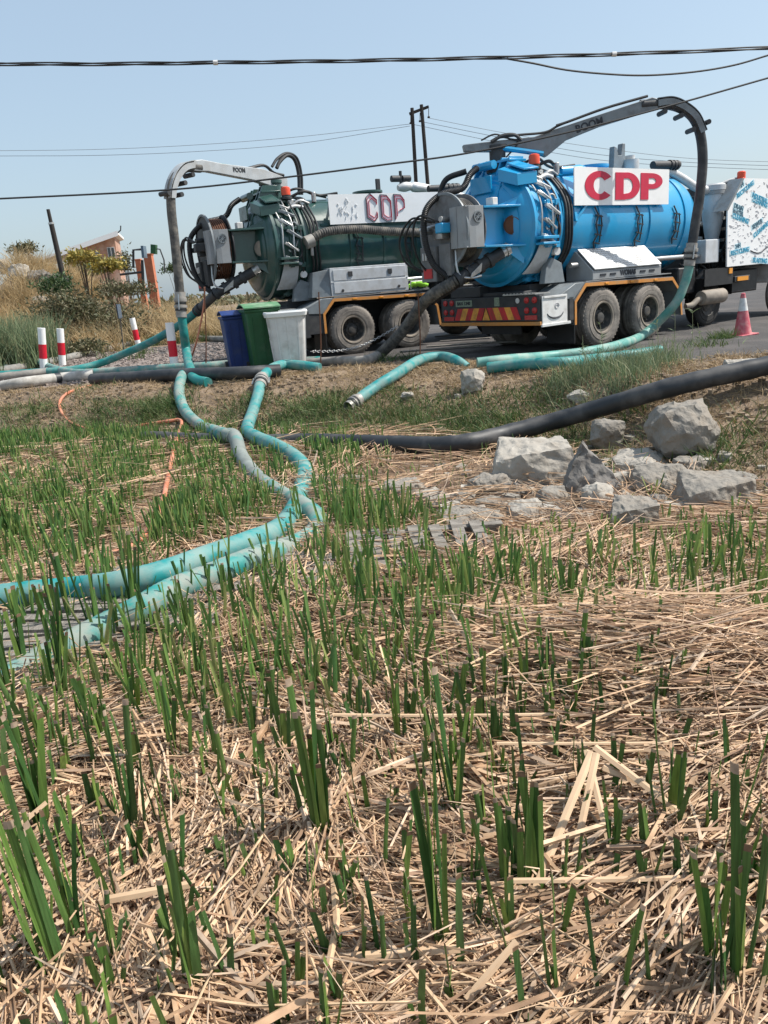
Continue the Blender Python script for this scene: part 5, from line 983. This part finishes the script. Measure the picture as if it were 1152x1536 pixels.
# ------------------------------------------------------------------ loose stones and clods
def stones(name, n, fn, box, s0, s1, m, label):
    pts = patch(n, fn, *box); n = len(pts); c = np.array([(x, y, z) for z in (-1, 1) for x, y in ((-1, -1), (1, -1), (1, 1), (-1, 1))], float); F = np.array([(0, 3, 2, 1), (4, 5, 6, 7), (0, 1, 5, 4), (1, 2, 6, 5), (2, 3, 7, 6), (3, 0, 4, 7)])
    S = (RNG.uniform(s0, s1, n) ** 1.)[:, None, None] * RNG.uniform(.6, 1.3, (n, 1, 3)) * np.array([1, 1, .7]); V = c[None] * S * RNG.uniform(.6, 1., (n, 8, 1)); a = RNG.uniform(0, 6.28, n); ca, sa = np.cos(a)[:, None], np.sin(a)[:, None]
    V = np.stack([V[:, :, 0] * ca - V[:, :, 1] * sa + pts[:, 0:1], V[:, :, 0] * sa + V[:, :, 1] * ca + pts[:, 1:2], V[:, :, 2] + (terr(pts[:, 0], pts[:, 1]) + .008)[:, None]], -1).reshape(-1, 3)
    tag(link(name, np_mesh(name, V, (F[None] + (np.arange(n) * 8)[:, None, None]).reshape(-1, 4), m, False), None), label, 'stones', kind='stuff')
# ------------------------------------------------------------------ bank vegetation
def patch(n, fn, x0, x1, y0, y1):
    out = []; tot = 0
    while tot < n:
        x = RNG.uniform(x0, x1, n * 2); y = RNG.uniform(y0, y1, n * 2); k = RNG.random(n * 2) < fn(x, y); out.append(np.stack([x[k], y[k]], 1)); tot += int(k.sum())
    return np.concatenate(out)[:n]
def bn(x, y, s=1.): return .5 + .5 * np.sin(x * 1.9 * s + 2 * np.sin(y * 1.3 * s)) * np.sin(y * 2.3 * s + 1.7 * np.sin(x * 1.1 * s))
def tb(x, y): return (y - np.interp(x, BX, YB)) / (np.interp(x, BX, YT) - np.interp(x, BX, YB))
pr_ = hit(880, 740); stones('rubble', 260, lambda x, y: np.exp(-((x - pr_.x) / 1.0) ** 2 - ((y - pr_.y) / .8) ** 2), (.2, 3.6, 4.8, 8), .02, .085, 'rubble', 'small broken stones scattered through the rock pile')
stones('gravel_stones', 5000, lambda x, y: ((y > np.interp(x, BX, YT) + .9) & (x < -1.6)) * (.3 + .7 * bn(x, y, 2.)), (-9, -1.5, 14, 25), .012, .05, 'pebble', 'loose pinkish gravel stones on the verge')
stones('bank_clods', 4200, lambda x, y: ((tb(x, y) > .1) & (tb(x, y) < 1.5)) * bn(x, y, 2.6) ** 2, (-8, 7, 4.5, 15), .008, .04, 'clod', 'loose soil clods on the bank')
dry = patch(52000, lambda x, y: np.clip((tb(x, y) > .02) * (tb(x, y) < 1.25) * (.25 + .75 * bn(x, y, 2.2)) * (1 - .35 * (x < -2.5)), 0, 1), -8, 7, 4.5, 15)
tuft_stuff('dry_bank_grass', dry, .13, .010, 'grass_dry', 'short dry tan grass matted over the bank', .9, .6, .3, 2)
grn = patch(10500, lambda x, y: np.clip((tb(x, y) > -.15) * (tb(x, y) < .62) * (bn(x, y, 1.6) ** 1.5) * np.where(x > 2.3, .25, 1.), 0, 1), -7, 6, 4.5, 14)
tuft_stuff('green_bank_grass', grn, .19, .013, 'grass', 'dark green grass along the foot of the bank', .45, .5, .15, 2)
tf = []
for px, py, n_, s in [(250, 612, 420, .22), (225, 625, 300, .2), (160, 625, 160, .2), (130, 590, 60, .2), (30, 622, 150, .3), (430, 640, 220, .25), (480, 615, 300, .25), (520, 620, 300, .3), (560, 640, 300, .3), (620, 640, 300, .3), (680, 620, 240, .3), (745, 640, 180, .25), (800, 600, 160, .25), (840, 570, 140, .25), (930, 540, 260, .25), (1060, 520, 120, .2), (1085, 508, 160, .12), (700, 650, 260, .3), (600, 540, 120, .2), (560, 545, 90, .2), (960, 610, 90, .12), (915, 655, 70, .1), (1050, 690, 120, .2), (1100, 660, 120, .25)]:
    p = hit(px, py); tf.append(around(p.x, p.y, s, s * .8, n_))
tuft_stuff('green_tufts', np.concatenate(tf), .24, .014, 'grass', 'scattered green grass tufts on the bank slope', .4, .45, .12, 3)
tf = []
for px, py, n_, s in [(900, 560, 420, .32), (950, 560, 420, .3), (985, 545, 200, .22), (860, 575, 160, .2), (930, 585, 260, .25)]:
    p = hit(px, py); tf.append(around(p.x, p.y, s, s * .6, n_))
tuft_stuff('pale_bank_grass', np.concatenate(tf), .36, .010, 'grass_blue', 'pale green grass thicket above the black pipe in front of the tanker wheels', .25, .4, .12, 3)
random.seed(21)
for i, (px, py, h, lab) in enumerate([(905, 545, .62, 'tall thin weed before the gap between the blue truck wheels'), (1008, 540, .75, 'tall pale reed stem before the blue truck mudguard end'), (1035, 538, .7, 'tall pale reed stem left of the cone'), (985, 548, .55, 'slim weed stem beside the pale hose'), (1050, 535, .5, 'short pale reed stem nearest the cone'), (870, 552, .45, 'small weed before the first blue truck rear wheel')]):
    p = hit(px, py); t = empty('weed_stem', p); tag(t, lab, 'weed'); tip = Vector((random.uniform(-.08, .08), .03, h)); MB().tube(catmull([(0, 0, -.03), tip * .5 + Vector((.02, 0, 0)), tip], 4), [.006, .006, .005, .005, .004, .004, .003, .003, .002], 5).build('stem', 'grass_blue', t)
    k = 9; tt = RNG.uniform(.25, 1, k); P = np.array([tuple(tip * float(q)) for q in tt]); a = RNG.uniform(0, 6.28, k); dd = np.stack([np.cos(a), np.sin(a), np.full(k, .8)], 1)
    for j in range(k): V, F = strands(P[j:j + 1], dd[j:j + 1], RNG.uniform(.08, .2, 1), np.full(1, .014), RNG.uniform(.2, .6, 1), 3, .1); link('leaf', np_mesh('leaf', V, F, 'grass_blue'), None, t)

# ------------------------------------------------------------------ straw bed of the cut marsh
n = 74000
yy = np.where(RNG.random(n) < .62, 1.1 + 4.2 * RNG.random(n) ** 1.25, RNG.uniform(1.1, 10.4, n)); xx = RNG.uniform(-1, 1, n) * (yy * .56 + .75)
k = tb(xx, yy) < .06
def on_pallet(x, y, grow=0.):
    r = np.zeros(np.shape(x), bool)
    for cx, cy, rz, a, b in PAL:
        dx, dy = x - cx, y - cy; u, v = dx * math.cos(rz) + dy * math.sin(rz), -dx * math.sin(rz) + dy * math.cos(rz); r |= (abs(u) < a + grow) & (abs(v) < b + grow)
    return r
k &= ~((xx > .2) & (yy > 5.5) & (RNG.random(n) < .6)); k &= ~(on_pallet(xx, yy) & (RNG.random(n) < .55)); xx, yy = xx[k], yy[k]; n = len(xx)
fld = .9 * np.sin(xx * 1.7 + 1.1 * np.sin(yy * 1.4)) + .7 * np.sin(yy * 2.1 - xx * 1.2) - .35
an = fld + RNG.normal(0, .42, n) + (RNG.random(n) < .18) * RNG.uniform(-1.6, 1.6, n)
mound = .05 * (np.sin(xx * 2.9 + yy) * np.sin(yy * 3.3 - xx * .7) + 1) * .5 + .13 * np.exp(-((xx - 1.3) / .7) ** 2 - ((yy - 3.0) / .8) ** 2)
lay = RNG.random(n) ** .8
zz = terr(xx, yy) + .012 + lay ** 1.1 * (.10 + 1.8 * mound)
L = np.clip(RNG.lognormal(-.82, .55, n), .08, 1.4); Wd = np.clip(RNG.lognormal(-4.97, .52, n), .0025, .026)
tilt = RNG.normal(0, .055, n) + ((RNG.random(n) < .08) & (L < .3)) * RNG.uniform(0, .8, n)
D = np.stack([np.cos(an) * np.cos(tilt), np.sin(an) * np.cos(tilt), np.sin(tilt)], 1); P = np.stack([xx, yy, zz], 1) - D * (L * .5)[:, None]
P[:, 2] = np.maximum(P[:, 2], terr(P[:, 0], P[:, 1]) + .008)
side = np.stack([RNG.normal(0, .8, n), RNG.normal(0, .8, n), np.ones(n)], 1); side = np.cross(D, np.cross(side, D))
a2 = RNG.normal(0, .22, n); bd = np.stack([-np.sin(an) * a2, np.cos(an) * a2, RNG.normal(-.03, .05, n)], 1)
nb = 46; bP, bD, bL, bW, bB, bS = [], [], [], [], [], []          # long parallel swathes lying over the bed
for i in range(nb):
    y = 1.5 + 3.6 * RNG.random() ** 1.2; x = RNG.uniform(-.2, 1) * (y * .5 + .3) if i % 3 else RNG.uniform(-1, 1) * (y * .5 + .3); k = int(RNG.integers(25, 70)); a0 = RNG.normal(-.45, .4) if x > 0 else RNG.normal(.15, .55); l0 = RNG.uniform(.55, 1.15)
    aa = a0 + RNG.normal(0, .11, k); el = RNG.normal(.02, .05, k); d = np.stack([np.cos(aa), np.sin(aa), el], 1); c = np.stack([x + RNG.normal(0, .09, k), y + RNG.normal(0, .09, k), np.zeros(k)], 1); c[:, 2] = terr(c[:, 0], c[:, 1]) + .06 + RNG.random(k) * .09; ll = l0 * RNG.uniform(.55, 1.2, k)
    bP.append(c - d * (ll * .5)[:, None]); bD.append(d); bL.append(ll); bW.append(RNG.uniform(.006, .018, k)); bB.append(np.stack([-np.sin(aa), np.cos(aa), np.full(k, -.3)], 1) * RNG.normal(0, .12, k)[:, None]); bS.append(np.stack([RNG.normal(0, .3, k), RNG.normal(-.2, .3, k), np.ones(k)], 1))
bP, bD, bL, bW, bB, bS = (np.concatenate(q) for q in (bP, bD, bL, bW, bB, bS)); bP[:, 2] = np.maximum(bP[:, 2], terr(bP[:, 0], bP[:, 1]) + .03)
P, D, L, Wd, bd, side = np.concatenate([P, bP]), np.concatenate([D, bD]), np.concatenate([L, bL]), np.concatenate([Wd, bW]), np.concatenate([bd, bB]), np.concatenate([side, bS])
V, F = strands(P, D, L, Wd, bd, 3, .7, .42, side)
tag(link('straw_bed', np_mesh('straw_bed', V, F, 'straw', False), None), 'dry tan cut reed straw covering the marsh floor', 'straw', kind='stuff')
random.seed(4)
for i, (x0, y0, x1, y1, o0, o1, w_) in enumerate([(405, 1115, 500, 1074, .10, .20, .016), (498, 1072, 832, 1078, .20, .14, .014), (888, 1128, 786, 1378, .24, .05, .026), (895, 1130, 852, 1335, .24, .05, .024), (880, 1125, 926, 1318, .24, .05, .022), (795, 948, 1105, 1085, .10, .16, .022), (900, 936, 1065, 1035, .08, .14, .02), (755, 1000, 1010, 1118, .08, .14, .024), (892, 1120, 1115, 1290, .22, .08, .026), (770, 1321, 1150, 1318, .14, .12, .016), (148, 1352, 292, 1325, .10, .14, .026), (575, 1205, 700, 1142, .06, .12, .02), (745, 1115, 1152, 1118, .16, .12, .012), (0, 1262, 70, 1205, .08, .14, .02), (1008, 1420, 1152, 1405, .10, .12, .03), (905, 1150, 1000, 1190, .18, .12, .028), (960, 1290, 1052, 1385, .12, .05, .022), (700, 1500, 775, 1410, .06, .14, .02), (480, 1440, 690, 1420, .06, .09, .024), (60, 1480, 250, 1530, .07, .09, .03), (1040, 960, 1110, 1040, .16, .08, .014), (1010, 920, 1060, 1010, .2, .08, .014), (330, 1395, 470, 1440, .06, .08, .03), (560, 1300, 640, 1250, .06, .1, .02)]):
    a, c = hit(x0, y0, o0 + .07), hit(x1, y1, o1 + .07); d = c - a; L_ = d.length; V, F = strands(np.array([tuple(Vector((0, 0, 0)))]), np.array([tuple(d)]), np.array([L_]), np.array([w_]), np.array([random.uniform(-.03, .03)]), 4, .85, .22, np.array([[.1, -.5, .8]]))
    o = link('dry_reed_stalk', np_mesh('dry_reed_stalk', V, F, 'stalk', False), None); o.location = a; s = o.modifiers.new('solid', 'SOLIDIFY'); s.thickness = .004
    mx, my = (x0 + x1) / 2, (y0 + y1) / 2; tag(o, ('propped' if abs(o0 - o1) > .09 else 'flat lying') + (' broad' if w_ > .022 else ' thin') + (' upright' if abs(y1 - y0) > abs(x1 - x0) else ' sideways') + ' dry reed stalk ' + ('at left' if mx < 384 else 'in the middle' if mx < 768 else 'at right') + (', behind the front reeds' if my < 1120 else ', amid the front reeds' if my < 1330 else ', near the bottom edge'), 'reed stalk', 'long loose stalks on the straw')

# ------------------------------------------------------------------ cut green reeds
def leaf_mesh(i):
    h, w_ = RNG.uniform(.8, 1.2), 1.; ts = [0, .3, .62, .965, 1.]; b = RNG.normal(0, .05); tw = RNG.normal(0, .5); V = []; F = []; MI = []
    for k, t in enumerate(ts):
        cx, cy = b * t * t, .03 * math.sin(t * 2.5 + i); wd = .5 * (1 - .22 * t * t) * (.75 + .25 * min(1, t * 3)); a = tw * t
        for j, (sx, sy) in enumerate(((-1, 0), (-.05, .42), (1, 0), (.05, .06))): V.append((cx, cy, t, sx * wd * math.cos(a) - sy * wd * math.sin(a), sx * wd * math.sin(a) + sy * wd * math.cos(a)))
    for k in range(4):
        for j in range(4): q = (j + 1) % 4; F.append((k * 4 + j, k * 4 + q, k * 4 + 4 + q, k * 4 + 4 + j)); MI.append(1 if k == 3 else 0)
    F.append((16, 17, 18, 19)); MI.append(1)
    return V, F, MI
def leaf_obj(i, h, w_):
    V, F, MI = LEAF[i]; me = bpy.data.meshes.new('leaf'); me.from_pydata([(x * h + dx * w_, y * h + dy * w_, z * h) for x, y, z, dx, dy in V], [], F); me.materials.append(M['reed_o']); me.materials.append(M['straw']); me.polygons.foreach_set('material_index', MI); me.polygons.foreach_set('use_smooth', [True] * len(F)); me.set_sharp_from_angle(angle=math.radians(50)); return me
LEAF = [leaf_mesh(i) for i in range(40)]
m = M['reed'].copy(); m.name = 'reed_o'; M['reed_o'] = m; nd = m.node_tree.nodes; oi = nd.new('ShaderNodeObjectInfo')
for l_ in list(m.node_tree.links):
    if l_.from_socket.name == 'Random Per Island': m.node_tree.links.new(oi.outputs['Random'], l_.to_socket)
LM = [leaf_obj(i, random.uniform(.85, 1.15), random.choice([.030, .038, .046, .054, .062])) for i in range(40)]      # unit-height leaves, scaled on placing
def clump(p, h, n, lean=0., label='', spread=.03):
    t = empty('reed_clump', p, random.uniform(0, 6.28)); tag(t, label, 'reeds', 'cut green reed clumps')
    for k in range(n):
        o = link('leaf', random.choice(LM), None, t); s = h * (1 if k == 0 else random.uniform(.6, 1.0)); a = random.uniform(0, 6.28)
        ws = random.uniform(.34, .48) * (.8 + .5 * h); o.scale = (ws, ws, s); o.location = (math.cos(a) * spread * random.random(), math.sin(a) * spread * random.random(), -.02)
        o.rotation_euler = (random.gauss(0, .045), random.gauss(0, .045) , random.uniform(0, 6.28))
    if lean: t.rotation_euler = (0, lean, 0)
    return t
placed = []
named = [(95, 1515, 200, 4, -.03, 'tall reed clump at the bottom left corner leaning left'), (130, 1455, 175, 5, 0, 'dense reed clump just above the bottom left corner'), (300, 1532, 215, 3, 0, 'tall reed clump at the bottom edge, left of centre'), (265, 1545, 100, 2, 0, 'short wide reed clump at the bottom edge beside the tall clump'), (487, 1302, 220, 5, 0, 'tall reed clump left of centre with closely packed leaves'), (387, 1152, 108, 2, 0, 'short broad pair of cut reeds left of centre'), (300, 1262, 108, 1, .26, 'single cut reed leaning to the right at left'), (250, 1275, 118, 2, 0, 'pair of cut reeds beside the leaning reed'), (205, 1295, 190, 4, 0, 'tall reed clump at left above the horizontal stalk'), (72, 1275, 170, 5, 0, 'reed clump near the left edge in the straw'), (577, 1362, 152, 1, -.06, 'single yellow edged reed in the middle foreground'), (612, 1352, 110, 2, 0, 'small reed pair right of the single middle reed'), (682, 1278, 200, 6, -.05, 'dense reed clump right of centre'), (668, 1460, 220, 4, 0, 'tall narrow reed clump at bottom centre'), (692, 1482, 130, 1, 0, 'single thick cut reed beside the bottom centre clump'), (772, 1372, 160, 4, 0, 'dark reed clump left of the crossing dry stalks'), (802, 1384, 190, 5, 0, 'dark reed clump behind the crossing dry stalks'), (765, 1502, 200, 1, -.15, 'single reed leaning left at the bottom right of centre'), (1003, 1302, 170, 3, 0, 'upright V shaped reed pair at right'), (1082, 1345, 180, 2, .2, 'two reeds leaning right near the right edge'), (908, 1545, 130, 1, -.08, 'single pale reed at the bottom edge right of centre'), (938, 1545, 120, 1, .05, 'thin reed at the bottom edge beside the pale reed'), (985, 1545, 115, 1, 0, 'dark single reed at the bottom edge towards the right'), (1065, 1515, 165, 4, 0, 'reed clump at the bottom right'), (1115, 1540, 210, 3, 0, 'tall reed clump at the bottom right corner'), (840, 1445, 110, 2, 0, 'small reed pair under the crossing dry stalks'), (832, 1545, 115, 2, -.1, 'short leaning reeds at the bottom edge'), (540, 1185, 100, 3, 0, 'small reed group in the middle of the straw'), (605, 1155, 130, 3, 0, 'reed clump behind the long horizontal stalk'), (438, 1165, 125, 3, 0, 'reed pair beside the start of the horizontal stalk'), (215, 1105, 120, 4, 0, 'reed clump at left above the middle of the field'), (1130, 1450, 200, 2, .1, 'reeds at the right edge of the foreground'), (18, 1072, 130, 4, 0, 'reed clump at the left edge before the lowest teal hose'), (45, 1030, 120, 5, 0, 'dense reed clump before the lower pallet at the left edge'), (95, 1085, 150, 5, .1, 'reed clump leaning right below the lower pallet'), (118, 1040, 150, 4, 0, 'tall reed clump between the lower pallet and the straw'), (85, 1000, 130, 4, 0, 'reed clump in front of the left edge pallet'), (150, 975, 125, 6, 0, 'dense reed clump in front of the lower teal hose'), (178, 985, 95, 3, 0, 'reed clump at the end of the lower teal hose'), (82, 945, 115, 3, 0, 'dark broad reed clump before the left edge teal hose'), (112, 955, 120, 4, 0, 'reed clump just right of the left teal hose end'), (205, 955, 150, 5, .05, 'tall reed clump before the open end of the dusty hose'), (232, 985, 90, 3, 0, 'small reed clump below the open end of the dusty hose'), (285, 985, 120, 4, 0, 'reed clump below the dusty hose near its end'), (350, 925, 110, 4, 0, 'reed clump before the middle of the dusty hose')]
for px, py, h, n_, ln_, lab in named:
    p = hit(px, min(py, 1545)); D = (p - Vector((0, 0, CZ))).length; e = math.atan2(CZ - p.z, p.y); hw = h / FPX * D * math.cos(.3) / max(.55, math.cos(e)); clump(p, hw * 1.04, n_ + (3 if n_ > 2 else 1 if n_ > 1 else 0), ln_, lab, .03); placed.append((p.x, p.y))
cand = []; tries = 0
HP = [hit(q.x, q.y) for q in catmull([Vector((a, b, 0)) for a, b in [(345, 655), (362, 688), (386, 720), (420, 745), (452, 764), (476, 785), (474, 808), (446, 830), (404, 848), (360, 868)]], 4)] + [hit(q.x, q.y) for q in catmull([Vector((a, b, 0)) for a, b in [(371, 650), (412, 675), (440, 690), (456, 710), (452, 742), (440, 776), (416, 805), (372, 824), (310, 846), (250, 900)]], 4)] + [hit(q.x, q.y) for q in catmull([Vector((a, b, 0)) for a, b in [(272, 634), (262, 672), (252, 720), (243, 760), (228, 790), (205, 822), (165, 840)]], 4)]
pathpx = HP
HA = np.array([(q.x, q.y) for q in HP])
def clear(pts, r=.15, front=.22):
    d = pts[:, None] - HA[None]; return ~(((np.abs(d[:, :, 0]) < r) & (d[:, :, 1] < r * .6) & (d[:, :, 1] > -front)).any(1) & (RNG.random(len(pts)) < .88))
while len(cand) < 1150 and tries < 40000:
    tries += 1; y = random.uniform(1.4, 8.6); x = random.uniform(-1, 1) * (y * .54 + .35)
    if float(tb(x, y)) > -.02: continue
    d = .5 + .5 * float(bn(x, y, 1.4))
    if y < 2.6: d *= 1.
    if y > 6: d *= .2 if x > .2 else .6
    if (5.2 < y and x > .5) or (6.0 < y and x > -.2): d *= .05
    if on_pallet(np.array(x), np.array(y)) and random.random() < .45: continue
    if random.random() > d: continue
    if any((x - a) ** 2 + (y - b) ** 2 < (.085 if y > 2.8 else .088) ** 2 for a, b in placed): continue
    if any((x - q.x) ** 2 + (y - q.y) ** 2 < .12 ** 2 for q in pathpx): continue
    placed.append((x, y)); cand.append((x, y))
cand.sort(key=lambda q: q[1]); N1 = 300 - len(named)
for x, y in cand[:N1]:
    sx = x / (y * .5 + .2); z1 = ('far left', 'left', 'middle', 'right', 'far right')[min(4, max(0, int((sx + 1) * 2.5)))]; z2 = 'in the frontmost straw' if y < 2.1 else 'a little behind the front row' if y < 2.7 else 'halfway to the pallets' if y < 3.3 else 'level with the nearest pallet' if y < 3.9 else 'before the rock pile'
    hgt, nl = random.uniform(.24, .39) + (.07 if y > 2.6 else 0), random.choice([2, 3, 4, 5, 6, 7]) + (1 if y > 2.6 else 0)
    lab = ('tall ' if hgt > .34 else 'short ' if hgt < .27 else '') + ('sparse ' if nl < 4 else 'bushy ' if nl > 5 else '') + f'cut reed clump, {z1} of the field, {z2}'
    clump(Vector((x, y, float(terr(x, y)))), hgt, nl, 0., lab)
# the many farther reeds
rest = np.array(cand[N1:]); far = patch(1500, lambda x, y: np.clip((tb(x, y) < -.01) * (y > 5.5) * (.25 + bn(x, y, 1.2)) * np.where(x > .1, .22, 1.), 0, 1), -6.5, 4, 5.5, 11.5)
allp = np.concatenate([rest, far]); allp = allp[clear(allp) & ~(((allp[:, 0] > .5) & (allp[:, 1] > 5.2) | (allp[:, 0] > -.2) & (allp[:, 1] > 6.0)) & (RNG.random(len(allp)) < .9))]; k = np.repeat(np.arange(len(allp)), RNG.integers(3, 8, len(allp))); q = allp[k] + RNG.normal(0, .022, (len(k), 2)); n = len(q)
hh = RNG.uniform(.18, .44, n) * np.where(q[:, 1] > 6.3, .72, 1.) * np.where((q[:, 1] > 4.4) & (q[:, 0] > .3), .62, 1.)
P = np.stack([q[:, 0], q[:, 1], terr(q[:, 0], q[:, 1]) - .02], 1); D = np.stack([RNG.normal(0, .13, n), RNG.normal(0, .13, n), np.ones(n)], 1); a = RNG.uniform(0, 6.28, n)
V, F = strands(P, D, hh, RNG.uniform(.014, .027, n), np.stack([np.cos(a), np.sin(a), np.zeros(n)], 1) * RNG.uniform(0, .14, n)[:, None], 3, .72, .3)
tag(link('far_reeds', np_mesh('far_reeds', V, F, 'reed_far'), None), 'cut green reeds massed over the farther marsh', 'reeds', kind='stuff')
gr = patch(3800, lambda x, y: np.clip((tb(x, y) < .12) * (.3 + bn(x, y, 1.7)) * np.where(x > -.9, .12, 1.) * np.where(y < 6.6, .15, 1), 0, 1), -7, 3, 5.8, 12.5)
tuft_stuff('marsh_grass', gr[clear(gr)], .26, .014, 'reed_far', 'bright green grass shoots at the far left of the marsh', .28, .3, .3, 2)
# soft blades bent over, near the left pallets
P = []; 
for px, py in [(105, 870), (115, 872), (470, 770)]:
    p = hit(px, py); t = empty('bent_reed', p); tag(t, 'bent leafy reed flopping over beside the ' + ('pallets' if px < 300 else 'crossing hoses'), 'reeds', 'bent leafy reeds'); 
    for j in range(7): V, F = strands(RNG.normal(0, .02, (1, 3)) * [1, 1, 0], np.array([[RNG.normal(-.35, .3), RNG.normal(0, .2), 1.]]), RNG.uniform(.3, .5, 1), np.full(1, .02), RNG.uniform(.1, .5, 1), 4, .2, .25); link('leaf', np_mesh('leaf', V, F, 'reed_far'), None, t)
